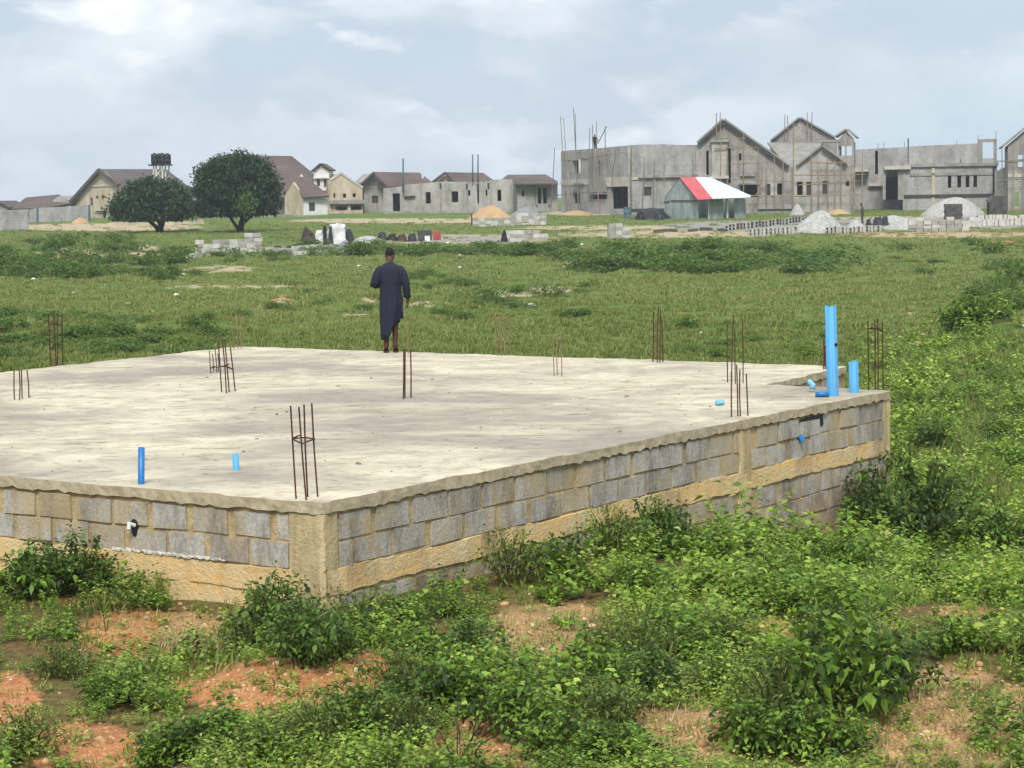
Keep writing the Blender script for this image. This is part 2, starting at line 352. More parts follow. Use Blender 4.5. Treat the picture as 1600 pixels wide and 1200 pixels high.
# ground-cover painting of what the ground IS: (px, py, rx, ry, soil, sand, grey)
PATCH = [(430, 1072, 165, 42, 1, 0, 0), (220, 990, 95, 36, 1, .1, 0), (125, 1168, 100, 38, 1, .25, 0), (1205, 985, 62, 20, 1, .1, 0),
 (1052, 942, 32, 20, .8, .5, 0), (835, 985, 75, 42, .3, .9, 0), (1075, 1150, 95, 55, .4, .9, 0), (1480, 1150, 170, 55, .5, .8, 0),
 (760, 1165, 130, 45, .8, .4, 0), (1490, 1058, 70, 22, .5, .6, 0), (15, 1110, 50, 60, .9, .2, 0), (1565, 1000, 50, 25, .5, .6, 0),
 (1330, 1160, 70, 30, .5, .6, 0), (300, 1000, 60, 45, .4, .9, 0), (560, 1040, 50, 22, .9, .2, 0), (1590, 1120, 60, 60, .5, .7, 0), (900, 955, 50, 14, .5, .6, 0),
 (1500, 955, 60, 10, .6, .4, 0), (120, 930, 60, 20, .7, .2, 0), (1440, 1090, 60, 20, .5, .6, 0),
 # middle distance
 (660, 474, 50, 4, .4, .75, 0), (570, 469, 30, 4, .6, .6, 0), (540, 492, 50, 2, .3, .8, 0), (440, 470, 18, 6, .9, .5, 0), (860, 452, 40, 6, .4, .9, 0),
 (905, 410, 40, 9, .8, .6, 0), (1090, 396, 40, 7, .8, .4, 0), (800, 460, 60, 4, .3, .7, 0), (350, 420, 60, 6, .3, .6, 0),
 (130, 398, 60, 9, .3, .8, .3), (225, 392, 30, 10, .6, .6, 0), (370, 448, 150, 3, .2, .6, 0),
 # building site
 (640, 345, 200, 4, .3, .8, 0), (720, 374, 170, 8, .2, .75, .5), (1050, 366, 200, 6, .3, .7, .2), (480, 391, 90, 7, 0, .2, .9), (1420, 349, 220, 11, .1, .9, .5),
 (1480, 367, 200, 6, .55, .5, 0), (160, 355, 160, 6, .3, .9, 0), (1180, 353, 160, 9, 0, .6, .7), (1400, 350, 230, 9, 0, .3, .9), (910, 333, 60, 4, .3, .8, 0), (960, 356, 160, 4, .3, .8, .2), (1570, 380, 60, 5, .5, .3, 0)]
def patches(px, py):
    o = np.zeros((3,) + np.shape(px))
    for (cx, cy, rx, ry, a, b, c) in PATCH:
        q = ((px - cx) / rx) ** 2 + ((py - cy) / ry) ** 2
        w = np.clip(1.25 - q * .8, 0, 1)
        for k, v in enumerate((a, b, c)): o[k] = np.maximum(o[k], w * v)
    return o
def build_ground():
    rr = np.concatenate([np.geomspace(1.0, 11, 14)[:-1], np.geomspace(11, 62, 300)[:-1], np.geomspace(62, 330, 170)[:-1], np.geomspace(330, 1500, 12)])
    c = np.radians(np.linspace(-16.5, 16.5, 420)); side = np.radians(np.linspace(16.5, 360 - 16.5, 62))[1:-1]
    th = np.concatenate([c, side]); nt_, nr = len(th), len(rr)
    A, R = np.meshgrid(th, rr); X = R * np.sin(A); Y = R * np.cos(A)
    Z = ground(X, Y)
    Z = np.where(Y < 0, .05, Z)
    V = np.stack([X, Y, Z], -1).reshape(-1, 3); V = np.vstack([V, [[0, 0, .05]]])
    i, j = np.meshgrid(np.arange(nr - 1), np.arange(nt_), indexing='ij'); j2 = (j + 1) % nt_
    a, b, c2, d = i * nt_ + j, i * nt_ + j2, (i + 1) * nt_ + j2, (i + 1) * nt_ + j
    T = np.concatenate([np.stack([a, d, c2], -1).reshape(-1, 3), np.stack([a, c2, b], -1).reshape(-1, 3)])
    k = np.arange(nt_); T = np.vstack([T, np.stack([np.full(nt_, len(V) - 1), k, (k + 1) % nt_], -1)])
    px, py = proj(V); vis = (V[:, 1] > 5)
    pt = np.where(vis, patches(px, py), 0.)
    me = np_mesh('ground', V, T, [MAT['ground']], smooth=True, link=False)
    for nm, arr in zip(('soil', 'sand', 'grey'), pt):
        at_ = me.attributes.new(nm, 'FLOAT', 'POINT'); at_.data.foreach_set('value', arr.astype(np.float32))
    o = bpy.data.objects.new('ground', me); COL.objects.link(o); o['kind'] = 'structure'; return o
def groundfn(T):
    p = T.pos(); n = T.noise(p, .16, 6, .65); n2 = T.noise(p, 1.3, 6, .7); n3 = T.noise(p, 12, 5, .7); n4 = T.noise(p, 45, 3, .7)
    g = T.mix(T.ramp(n, [(.38, 0), (.62, 1)]), lin(92, 116, 52, .7), lin(118, 130, 64, .7))
    g = T.mix(T.ramp(n2, [(.40, 0), (.7, .8)]), g, lin(80, 108, 44, .66))
    g = T.mix(T.ramp(n3, [(.52, 0), (.75, .5)]), g, lin(128, 110, 72, .6))
    yy = T.n('ShaderNodeSeparateXYZ', {0: T.n('ShaderNodeNewGeometry').outputs['Position']}).outputs[1]
    nr = T.n('ShaderNodeMapRange', {'Value': yy, 'From Min': 24., 'From Max': 40., 'To Min': 1., 'To Max': 0.}).outputs[0]
    mulch = T.mix(T.ramp(n3, [(.35, 0), (.68, 1)]), lin(84, 70, 44, .7), lin(146, 116, 76, .66))
    g = T.mix(T.math('MULTIPLY', nr, T.ramp(n2, [(.30, .45), (.6, 1)])), g, mulch)
    soil = T.mix(T.ramp(n3, [(.35, 0), (.65, 1)]), lin(178, 112, 68, .66), lin(208, 150, 100, .7))
    soil = T.mix(T.ramp(n4, [(.56, 0), (.72, .7)]), soil, lin(218, 186, 140, .7))
    soil = T.mix(T.ramp(n2, [(.52, 0), (.7, .6)]), soil, lin(128, 98, 66, .6))
    sand = T.mix(T.ramp(n3, [(.35, 0), (.7, 1)]), lin(206, 188, 154, .62), lin(176, 162, 130, .6))
    nsand = T.mix(T.ramp(n3, [(.35, 0), (.66, 1)]), lin(212, 178, 128, .68), lin(164, 124, 82, .62))
    sand = T.mix(nr, sand, T.mix(T.ramp(n2, [(.45, 0), (.65, .7)]), nsand, lin(150, 128, 84, .6)))
    gray = T.mix(n3, lin(176, 172, 164, .66), lin(136, 133, 126, .62))
    def m(a, s): return T.ramp(T.math('ADD', T.math('MULTIPLY', T.attr(a), 1.1), T.math('MULTIPLY', T.math('SUBTRACT', T.math('ADD', T.math('MULTIPLY', n2, .5), T.math('MULTIPLY', n3, .5)), .5), s)), [(.34, 0), (.56, 1)])
    # earth shows between plants close by
    c = T.mix(m('soil', 1.6), g, soil); c = T.mix(m('sand', 1.8), c, sand); c = T.mix(m('grey', 1.0), c, gray)
    return c, T.math('ADD', T.math('MULTIPLY', n3, .7), T.math('MULTIPLY', n4, .5))
MAT['ground'] = material('earth_and_grass', groundfn, .96, .1, .9, .035)
GROUND = build_ground()
# ------------------------------------------------------------------ unfinished house foundation
ZT = 1.0
def P2(px, py): return at(px, py, ZT)[:2]
A = P2(502, 785); B = P2(1390, 610); N_ = P2(1190, 601.5); Dp = P2(1321, 573); C = P2(375, 541.5)
L0 = P2(0, 742.5); ul = (L0 - A) / np.linalg.norm(L0 - A)
C0 = P2(0, 582.5); uc = (C0 - C) / np.linalg.norm(C0 - C)
_m = np.array([[ul[0], -uc[0]], [ul[1], -uc[1]]]); _t = np.linalg.solve(_m, C - A)
FL = A + ul * _t[0]
OUT = [A, B, N_, Dp, C, FL]                     # counter-clockwise from above
found = empty('house_foundation', (A[0], A[1], 0))
tag(found, 'raised unfinished house foundation of grey blocks under a cream concrete floor slab', 'foundation')
FO = np.array([A[0], A[1], 0])
def fbuild(mb, name, mats, parent=None, smooth=False):
    mb.V = [tuple(np.array(v) - FO) for v in mb.V]
    return mb.build(name, mats, parent or found, smooth)
# slab: ragged poured edge
def ragged():
    pts = []
    for i in range(len(OUT)):
        p, q = OUT[i], OUT[(i + 1) % len(OUT)]; L = np.linalg.norm(q - p); k = max(2, int(L / .07)); u = (q - p) / L; nrm = np.array([u[1], -u[0]])
        for j in range(k):
            s = j / k; e = rng.normal() * .004 + .006 * math.sin(j * .13 + i) * math.sin(j * .041)
            if j == 0: e = -.03
            pts.append((p + u * s * L + nrm * (.032 + e * .7)))
    return np.array(pts)
edge = ragged(); nE = len(edge)
low = np.cumsum(rng.normal(size=nE) * .007); low = low - np.convolve(np.concatenate([low[-12:], low, low[:12]]), np.ones(25) / 25, 'valid')
topz = ZT + np.convolve(rng.normal(size=nE + 4) * .012, np.ones(5) / 5, 'valid')
botz = ZT - .104 + low * .22 + rng.normal(size=nE) * .008
mb = MB()
ctr = edge.mean(0)
inset = []
for i in range(nE):
    a_, b_ = edge[i - 1], edge[(i + 1) % nE]; u = (b_ - a_) / (np.linalg.norm(b_ - a_) + 1e-9); inset.append(edge[i] - np.array([u[1], -u[0]]) * .09)
inset = np.array(inset)
tri = tessellate_polygon([[Vector((p[0], p[1], 0)) for p in inset]])
mb.V = [(p[0], p[1], ZT + .004) for p in inset]
for t in tri:
    a_, b_, c_ = [inset[k] for k in t]
    ok = (b_[0] - a_[0]) * (c_[1] - a_[1]) - (b_[1] - a_[1]) * (c_[0] - a_[0]) > 0
    mb.F.append(tuple(t) if ok else tuple(t)[::-1]); mb.M.append(0)
b0 = nE; mb.V += [(p[0], p[1], z) for p, z in zip(edge, topz)]
b1 = 2 * nE; mb.V += [(p[0] + .003 * rng.normal(), p[1] + .003 * rng.normal(), (z + w) / 2) for p, z, w in zip(edge, topz, botz)]
b2 = 3 * nE; mb.V += [(p[0], p[1], z) for p, z in zip(edge, botz)]
b3 = 4 * nE; mb.V += [(p[0], p[1], ZT - .1) for p in inset]
for i in range(nE):
    j = (i + 1) % nE
    mb.F.append((i, b0 + i, b0 + j, j)); mb.M.append(0)
    mb.F.append((b0 + i, b1 + i, b1 + j, b0 + j)); mb.M.append(1)
    mb.F.append((b1 + i, b2 + i, b2 + j, b1 + j)); mb.M.append(1)
    mb.F.append((b2 + i, b3 + i, b3 + j, b2 + j)); mb.M.append(1)
slab = fbuild(mb, 'floor_slab', [MAT['slab'], MAT['slabedge']])
# walls
Z0, Z1, ZB1, ZB0 = .872, .405, .396, .172
def wall_run(p, q, lower_plain, period, skip=(), cols=(), endcol=(True, True), colw=.30):
    """mortar core with proud blocks above a ring beam, blocks (or plain concrete) below it"""
    L = np.linalg.norm(q - p); u3 = np.array([*(q - p) / L, 0.]); n3 = np.array([u3[1], -u3[0], 0.])
    P = lambda s, o, z: np.array([*p, 0.]) + u3 * s + n3 * o + np.array([0, 0, z])
    wc = MB(); wc.box(P(0.02, -.22, -1.3), u3 * (L - .04), n3 * .215, (0, 0, 1.3 + .94)); fbuild(wc, 'mortar_core', [MAT['mortar']])
    wb = MB(); wb2 = MB(); rows = [(Z0 - .225, .225), (Z0 - .47, .225)] + ([] if lower_plain else [(ZB0 - .02 - .245 * (k + 1) + .02, .225) for k in range(5)])
    cz = [(0, colw)] if endcol[0] else []
    cz += [(c - .17, c + .17) for c in cols] + ([(L - colw, L)] if endcol[1] else [])
    for r, (z, h) in enumerate(rows):
        s = colw * .9 - (r % 2) * period * .55 + rng.uniform(-.03, .03)
        while s < L:
            gap = rng.uniform(.03, .10); w = period - gap
            s0, s1 = max(s, .02), min(s + w, L - .02)
            for (c0, c1) in cz:
                if s0 < c1 and s1 > c0:
                    if s0 >= c0: s0 = c1 + .01
                    else: s1 = c0 - .01
            if s1 - s0 > .07:
                d = rng.uniform(.002, .020); dz = rng.uniform(-.008, .008)
                tgt = wb if r < 2 else wb2; v0 = len(tgt.V)
                tgt.box(P(s0, -.1, z + dz), u3 * (s1 - s0), n3 * (.1 + d), (0, 0, h - rng.uniform(0, .012)))
                for k in range(v0, len(tgt.V)): tgt.V[k] = tuple(np.array(tgt.V[k]) + rng.normal(size=3) * .004)
            s += period
    fbuild(wb, 'block_courses', [MAT['nearblock']])
    if wb2.V: fbuild(wb2, 'block_courses', [MAT['nearblock']])
    bm_ = MB(); k = max(2, int(L / .1)); prof = []
    for i in range(k + 1):
        s = L * i / k; o = .016 + .009 * math.sin(i * .37) + rng.normal() * .005
        zt = ZB1 + rng.normal() * .006 + .01 * math.sin(i * .3); zb = ZB0 + rng.normal() * .007
        prof.append((s, o, zt, zb))
    b = 0
    for (s, o, zt, zb) in prof:
        s = min(max(s, .03), L - .03)
        bm_.V += [tuple(P(s, -.05, zt)), tuple(P(s, o, zt - .012)), tuple(P(s, o + .004, zb + .01)), tuple(P(s, -.05, zb))]
    for i in range(k):
        for r in range(3):
            bm_.F.append((4 * i + r, 4 * i + r + 1, 4 * i + 5 + r, 4 * i + 4 + r)); bm_.M.append(0)
    fbuild(bm_, 'ring_beam', [MAT['beam']])
    if lower_plain:
        lp = MB(); k = max(2, int(L / .12))
        for i in range(k + 1):
            s = min(max(L * i / k, .03), L - .03); o = .004 + .006 * math.sin(i * .5) + rng.normal() * .004
            lp.V += [tuple(P(s, o, ZB0 + .02)), tuple(P(s, o + .004, -.2)), tuple(P(s, o, -1.2))]
        for i in range(k):
            for r in range(2): lp.F.append((3 * i + r, 3 * i + r + 1, 3 * i + 4 + r, 3 * i + 3 + r)); lp.M.append(0)
        fbuild(lp, 'footing_wall', [MAT['beam']])
    return P, L
def column(p, u, v, w1=.34, w2=.26, z1=.90, z0=-1.2):
    """cast concrete corner post seen on both faces; u, v outward wall directions away from the corner"""
    mbc = MB(); u3 = np.array([*u, 0.]); v3 = np.array([*v, 0.]); o = np.array([*p, 0.]) - (u3 + v3) * .014
    nz = 14
    for i in range(nz + 1):
        z = z0 + (z1 - z0) * i / nz; e = rng.normal(size=4) * .005
        mbc.V += [tuple(o + u3 * w1 + np.array([0, 0, z])), tuple(o + u3 * (.03 + e[0]) + v3 * e[1] + np.array([0, 0, z])), tuple(o + v3 * (.03 + e[2]) + u3 * e[3] + np.array([0, 0, z])), tuple(o + v3 * w2 + np.array([0, 0, z])), tuple(o + (u3 * w1 + v3 * w2) + np.array([0, 0, z]))]
    for i in range(nz):
        for k in range(5):
            mbc.F.append((5 * i + k, 5 * i + (k + 1) % 5, 5 * i + 5 + (k + 1) % 5, 5 * i + 5 + k)); mbc.M.append(0)
    return fbuild(mbc, 'concrete_column', [MAT['column']])
uab = (B - A) / np.linalg.norm(B - A)
def s_on(px, py): return float(np.dot(P2(px, py) - A, uab))
sc2 = s_on(1168, 655)
wall_run(A, B, False, .56, cols=[sc2], colw=.22)
wall_run(FL, A, True, .49, cols=[float(_t[0]) - 5.6], colw=.36)
wall_run(B, N_, False, .5, endcol=(True, False)); wall_run(N_, Dp, False, .5, endcol=(False, True)); wall_run(Dp, C, False, .5); wall_run(C, FL, False, .5)
column(A, ul, uab, .37, .21)
column(B, -uab, (N_ - B) / np.linalg.norm(N_ - B), .26, .3)
pm = A + uab * sc2; cm = MB(); u3 = np.array([*uab, 0.]); n3 = np.array([uab[1], -uab[0], 0.])
for i in range(17):
    z = -1.2 + 2.1 * i / 16; e = rng.normal(size=4) * .012
    for (s, o_) in ((-.14 + e[0], -.05), (-.13 + e[0], .012 + e[2] * .3), (.13 + e[1], .014 + e[3] * .3), (.14 + e[1], -.05)): cm.V.append(tuple(np.array([*pm, z]) + u3 * s + n3 * (o_)))
for i in range(16):
    for k in range(4): cm.F.append((4 * i + k, 4 * i + (k + 1) % 4, 4 * i + 4 + (k + 1) % 4, 4 * i + 4 + k)); cm.M.append(0)
fbuild(cm, 'concrete_column', [MAT['column']])
# rain-white ledge along the left beam, hole with broken pipe, blue stub in the right wall
wl = MB(); wu = np.array([*ul, 0.]); wn = np.array([ul[1], -ul[0], 0.]) * -1
if np.dot(wn, np.array([0, -1, 0])) < 0: wn = -wn
s_ = np.linspace(1.1, 2.5, 60)
for s in s_:
    for (o_, z) in ((.0, .425), (.020 + .012 * rng.random(), .410 + .012 * rng.normal()), (.022 + .006 * rng.random(), .398 + .008 * rng.normal()), (.0, .385)): wl.V.append(tuple(np.array([*A, 0.]) + wu * s + wn * o_ + np.array([0, 0, z])))
for i in range(len(s_) - 1):
    for k in range(3): wl.F.append((4 * i + k, 4 * i + k + 1, 4 * i + 5 + k, 4 * i + 4 + k)); wl.M.append(0)
fbuild(wl, 'mortar_ledge', [MAT['paleconc']])
def on_wall(px, py, p, u, off=.0):
    r = ray(px, py); n = np.array([u[1], -u[0], 0.]); t = np.dot(np.array([*p, 0.]) - CAM, n) / np.dot(r, n); return CAM + r * t
h = on_wall(212, 824, A, ul)
hm = MB(); ring = [h + wn * .018 + wu * (.045 * math.cos(a) * (1 + .25 * math.sin(3 * a))) + np.array([0, 0, .085 * math.sin(a)]) for a in np.linspace(0, 2 * math.pi, 14)[:-1]]
hm.poly(ring); fbuild(hm, 'wall_hole', [MAT['black']])
sh = MB(); q = h + wn * .02 + np.array([0, 0, .02]); sh.tube([q - wu * .012, q + wn * .05 + wu * .015 + np.array([0, 0, .02]), q + wn * .07 + wu * .0 - np.array([0, 0, .03])], [.02, .026, .018], 7); fbuild(sh, 'broken_pipe_end', [MAT['white']])
n3w = np.array([uab[1], -uab[0], 0.])
h = on_wall(1248, 683, A, uab); st = MB(); st.tube([h - n3w * .06, h + n3w * .03, h + n3w * .05 - np.array([0, 0, .05])], .036, 9); fbuild(st, 'pipe_stub', [MAT['bluepipe_dark']])
h = on_wall(1268, 655, A, uab); gm = MB(); gm.poly([h + n3w * .016 + u3 * a + np.array([0, 0, b]) for a, b in ((-.5, .02), (-.1, .04), (.28, .035), (.3, -.09), (.22, -.11), (.2, -.01), (-.2, -.005), (-.5, -.0))]); fbuild(gm, 'wall_hole', [MAT['black']])
for (px, py, r) in ((236, 893, .014), (335, 911, .022), (402, 914, .02), (375, 916, .02), (648, 892, .03), (677, 876, .018), (590, 868, .016), (745, 866, .035), (440, 893, .012), (365, 917, .02)):
    w_ = (A, ul, wn) if px < 502 else (A, uab, n3w)
    h = on_wall(px, py, w_[0], w_[1]); hm = MB(); uu = np.array([*w_[1], 0.])
    hm.poly([h + w_[2] * .045 + uu * (r * 1.2 * math.cos(a) * rng.uniform(.8, 1.2)) + np.array([0, 0, r * math.sin(a)]) for a in np.linspace(0, 2 * math.pi, 9)[:-1]]); 
    hm.tube([h - w_[2] * .02, h + w_[2] * .03], r * .9, 8)
# ---- column starter bars
def starter(bars, label, stirrup=None, m='rust', r=.008, spread=.12):
    """bars: (base px, base py, top px, top py) each bar is cast in the slab"""
    root = empty('starter_bars'); root.parent = found
    b0 = [P2(b[0], b[1]) for b in bars]; c = np.mean(b0, 0); root.location = (c[0] - FO[0], c[1] - FO[1], ZT); root['label'] = label
    lines = []
    for (bx, by, tx, ty) in bars:
        p = at(bx, by, ZT); t = atd(tx, ty, p[1] - .01)
        o_ = np.array([c[0], c[1], ZT]); mid = (p + t) / 2 + rng.normal(size=3) * .006
        mbb = MB(); mbb.tube([p - o_ - np.array([0, 0, .05]), mid - o_, t - o_], r * .86, 6); ob = mbb.build('steel_bar', [MAT[m]], root); lines.append((p - o_, t - o_))
    if stirrup:
        f = stirrup; mbb = MB(); pts = [a + (b - a) * (f + rng.uniform(-.02, .02)) for a, b in lines]
        cc = np.mean(pts, 0); pts = sorted(pts, key=lambda q: math.atan2(q[1] - cc[1], q[0] - cc[0])); pts = [cc + (q - cc) * 1.06 for q in pts]
        for i in range(len(pts)): mbb.tube([pts[i], pts[(i + 1) % len(pts)]], r * .75, 5)
        mbb.tube([pts[0], pts[0] + np.array([.07, -.02, .03])], r * .75, 5)
        mbb.build('stirrup', [MAT[m]], root)
    return root
starter([(463, 780, 454, 634), (479, 782, 467, 636), (481, 777, 475, 632), (497, 777, 487, 630)], 'bundle of four rusty bars with a tied ring at the near corner', .63, r=.0095)
starter([(346.5, 613, 341, 533), (354, 615, 347.5, 530), (358.5, 613, 351, 530), (368, 612, 360, 543)], 'tall bundle of rusty bars inside the slab behind the blue stubs', .5, r=.011)
starter([(329.5, 584, 327.5, 548), (339, 582, 336, 545), (334, 580, 332, 552), (341, 581, 340, 552)], 'short bundle of bars with a low ring just left of the tall inner bundle', .25, r=.009)
starter([(630, 624, 631, 546), (632.5, 622, 633, 545), (642, 622, 641.5, 546)], 'three dark bars on the slab in front of the standing man', None, r=.012)
starter([(634, 552, 631, 488), (638, 553, 636, 500)], 'pale thin bars at the back edge beside the standing man', None, 'rustpale', r=.009)
starter([(778, 556, 772, 494), (784, 557, 781, 495), (789, 556, 788, 493), (798, 556, 796, 493)], 'four pale bars at the middle of the back edge', .95, 'rustpale', r=.011)
starter([(866, 588, 865, 524), (871, 587, 871, 521), (878, 588, 878, 527)], 'thin pale bars standing on the slab right of centre', None, 'rustpale', r=.009)
starter([(1020, 566, 1021, 487), (1027, 567, 1029, 480), (1031, 567, 1032, 484), (1036, 566, 1034, 500)], 'four tall bars on the back edge right of centre', None, r=.012)
starter([(1137, 598, 1136, 507), (1143, 599, 1146, 492), (1149, 600, 1148, 515), (1161, 599, 1160, 503)], 'tall bars at the inner corner of the slab', None, r=.010)
starter([(1143, 652, 1143, 580), (1153, 651, 1151, 570), (1157, 651, 1156, 577), (1169, 650, 1166, 584)], 'four bars near the right edge in front of the inner corner', None, r=.010)
starter([(1357, 610, 1356, 501), (1368, 609, 1367, 498), (1372, 610, 1371, 497), (1380, 609, 1379, 502)], 'tied cage of bars at the far right corner of the slab', .86, 'rust', r=.010)
starter([(22.5, 625, 22, 579), (30, 626, 30, 578), (34.5, 624, 33.5, 578), (45, 622, 42, 578)], 'short bars at the far left of the slab', None, r=.010)
starter([(79, 573, 76, 490), (88, 572, 84, 489), (90, 572, 90, 490), (98, 570, 97, 491)], 'tall bars standing on the left back edge', .8, r=.012)
starter([(366, 545, 362, 489), (372, 545, 369, 488), (377, 545, 376, 490)], 'pale bars at the back corner of the slab', None, 'rustpale', r=.012)
starter([(1287, 577, 1287, 530), (1291, 577, 1289, 540)], 'rust brown bars behind the tall blue pipe', None, r=.014)
# ---- plumbing pipes cast through the slab
def pipe(bx, by, tx, ty, wpx, m, label, notch=True, parent=found):
    p = at(bx, by, ZT); t = atd(tx, ty, p[1]); r = wpx * p[1] / F_PX / 2; ax = (t - p) / np.linalg.norm(t - p)
    u = np.cross(ax, (0, 1, 0)); u /= np.linalg.norm(u); w = np.cross(ax, u)
    mbp = MB(); n = 24; cuts = [0 if not notch else (rng.uniform(-.5, .5) * r * .5 if k % 3 else -r * .35) for k in range(n)]
    o_ = p
    for ring, (rr, e) in enumerate(((1, 0), (1, 1), (.86, 1), (.86, 0))):
        for k in range(n):
            a = 2 * math.pi * k / n; d = (t - p) * e + (ax * cuts[k] if e else -ax * .06)
            mbp.V.append(tuple(d + (u * math.cos(a) + w * math.sin(a)) * r * rr))
    for ring in range(3):
        for k in range(n): mbp.F.append((ring * n + k, ring * n + (k + 1) % n, (ring + 1) * n + (k + 1) % n, (ring + 1) * n + k)); mbp.M.append(0)
    o = mbp.build('drain_pipe', [MAT[m]], parent, True); o.location = tuple(p - FO) if parent is found else tuple(p)
    o['label'] = label; return o, p, t, r
tp, p_, t_, r_ = pipe(1301.5, 619, 1297.5, 479, 18, 'bluepipe', 'tallest bright blue pipe near the right corner of the slab')
hm = MB(); hc = (t_ - p_) * .58 + np.array([.045, -.06, 0]) * (r_ / .075)
hm.tube([hc, hc + np.array([.008, -.014, 0])], .02, 8); ho = hm.build('drilled_hole', [MAT['black']], tp)
pipe(1334.5, 614, 1333.5, 565, 15, 'bluepipe', 'short open blue pipe right of the tall pipe')
pipe(220.5, 757, 221, 699, 10.5, 'bluepipe_dark', 'slim deep blue pipe near the left front edge', False)
pipe(369.5, 735, 367.5, 709, 10.5, 'bluepipe', 'short blue pipe stub behind the near corner bars', False)
# loose plumbing scraps lying on the slab
def scrap(px, py, pts, r, m, label, cat='pipe fitting'):
    p = at(px, py, ZT + .01); mbp = MB(); mbp.tube([np.array(q) for q in pts], r, 10); o = mbp.build('pipe_fitting', [MAT[m]], None, True); o.location = tuple(p); tag(o, label, cat, 'loose blue plumbing scraps'); return o
scrap(1269, 612, [(.0, 0, .03), (.01, 0, .09), (-.02, .02, .12), (-.05, .03, .12)], .038, 'bluepale', 'pale blue elbow fitting standing left of the tall blue pipe')
scrap(1284, 620, [(-.08, 0, .035), (.09, 0, .03)], .035, 'bluepipe_dark', 'dark blue pipe offcut lying at the foot of the tall pipe')
scrap(1125, 633, [(-.05, 0, .03), (.05, .02, .035)], .034, 'bluepale', 'pale blue cap lying on the slab beside the inner corner bars')
# ------------------------------------------------------------------ buildings
class Wall:
    """vertical plane through two plan points given by picture column and distance"""
    def __init__(s, pxa, da, pxb, db):
        a, b = atd(pxa, 300, da), atd(pxb, 300, db); s.p = a[:2]; s.u = (b - a)[:2]; s.L = np.linalg.norm(s.u); s.u = s.u / s.L
        s.n = np.array([s.u[1], -s.u[0]])
        if np.dot(s.n, s.p) > 0: s.n = -s.n                # towards the viewer's side of the plot
    def uv(s, px, py):
        r = ray(px, py); n3 = np.array([*s.n, 0.]); t = np.dot(np.array([*s.p, 0.]) - CAM, n3) / np.dot(r, n3); q = CAM + r * t
        return float(np.dot(q[:2] - s.p, s.u)), float(q[2])
    def P(s, u, z, off=0.): return np.array([*(s.p + s.u * u + s.n * off), z])
    def at(s, px, py, off=0.): u, z = s.uv(px, py); return s.P(u, z, off)
def facade(name, w, outline, holes, parent, mat, thick=.25, depth=0., off=0., hull_mat=None, back=True, rects=True):
    """wall slab with real openings, and the body of the building behind it"""
    ol = [w.uv(*q) for q in outline]
    hs = []
    for h in holes:
        if len(h) == 4 and not hasattr(h[0], '__len__'):
            x0, y0, x1, y1 = h; m = ((x0 + x1) / 2, (y0 + y1) / 2)
            u0, u1 = w.uv(x0, m[1])[0], w.uv(x1, m[1])[0]; z1, z0 = w.uv(m[0], y0)[1], w.uv(m[0], y1)[1]
            hs.append([(u0, z0), (u1, z0), (u1, z1), (u0, z1)])
        else: hs.append([w.uv(*q) for q in h])
    loops = [ol] + hs; flat = [q for l in loops for q in l]
    tri = tessellate_polygon([[Vector((a, b, 0)) for a, b in l] for l in loops])
    mb = MB(); n = len(flat)
    mb.V = [tuple(w.P(a, b, off)) for a, b in flat] + [tuple(w.P(a, b, off - thick)) for a, b in flat]
    for t in tri:
        mb.F.append(tuple(t)); mb.M.append(0); mb.F.append(tuple(n + k for k in t[::-1])); mb.M.append(0)
    b = 0
    for l in loops:
        for i in range(len(l)):
            j = (i + 1) % len(l); mb.F.append((b + i, b + j, n + b + j, n + b + i)); mb.M.append(0)
        b += len(l)
    o = mb.build(name, [mat], parent)
    bmh = bmesh.new(); bmh.from_mesh(o.data); bmesh.ops.recalc_face_normals(bmh, faces=bmh.faces); bmh.to_mesh(o.data); bmh.free()
    if depth:
        hb = MB(); k = len(ol)
        hb.V = [tuple(w.P(a, b_, off - thick)) for a, b_ in ol] + [tuple(w.P(a, b_, off - depth)) for a, b_ in ol]
        for i in range(k):
            j = (i + 1) % k
            hb.F.append((i, j, k + j, k + i)); hb.M.append(0)
        if back:
            hb.F.append(tuple(k + i for i in range(k))); hb.M.append(0)
        hb.build('rear_walls', [hull_mat or mat], parent)
    return o
def panel(name, w, px, parent, mat, off=.06, thick=.1):
    """a proud rectangle or strip on a wall: band, sill, lintel, column; px=(x0,y0,x1,y1)"""
    x0, y0, x1, y1 = px; u0, z1 = w.uv(x0, y0); u1, z0 = w.uv(x1, y1)
    mb = MB(); mb.box(w.P(u0, z0, off - thick), [*(w.u * (u1 - u0)), 0], [*(w.n * thick), 0], (0, 0, z1 - z0)); return mb.build(name, [mat], parent)
def strip(name, w, pts, parent, mat, off=.1, thick=.2, wide=.3):
    """sloping edge board following picture points on the wall"""
    mb = MB()
    for (a, b) in zip(pts[:-1], pts[1:]):
        pa, pb = w.at(*a, off), w.at(*b, off); d = pb - pa; up = np.cross(d, [*w.n, 0]); up /= np.linalg.norm(up)
        if up[2] < 0: up = -up
        mb.box(pa - up * wide / 2, d, up * wide, -np.array([*w.n, 0.]) * thick)
    return mb.build(name, [mat], parent)
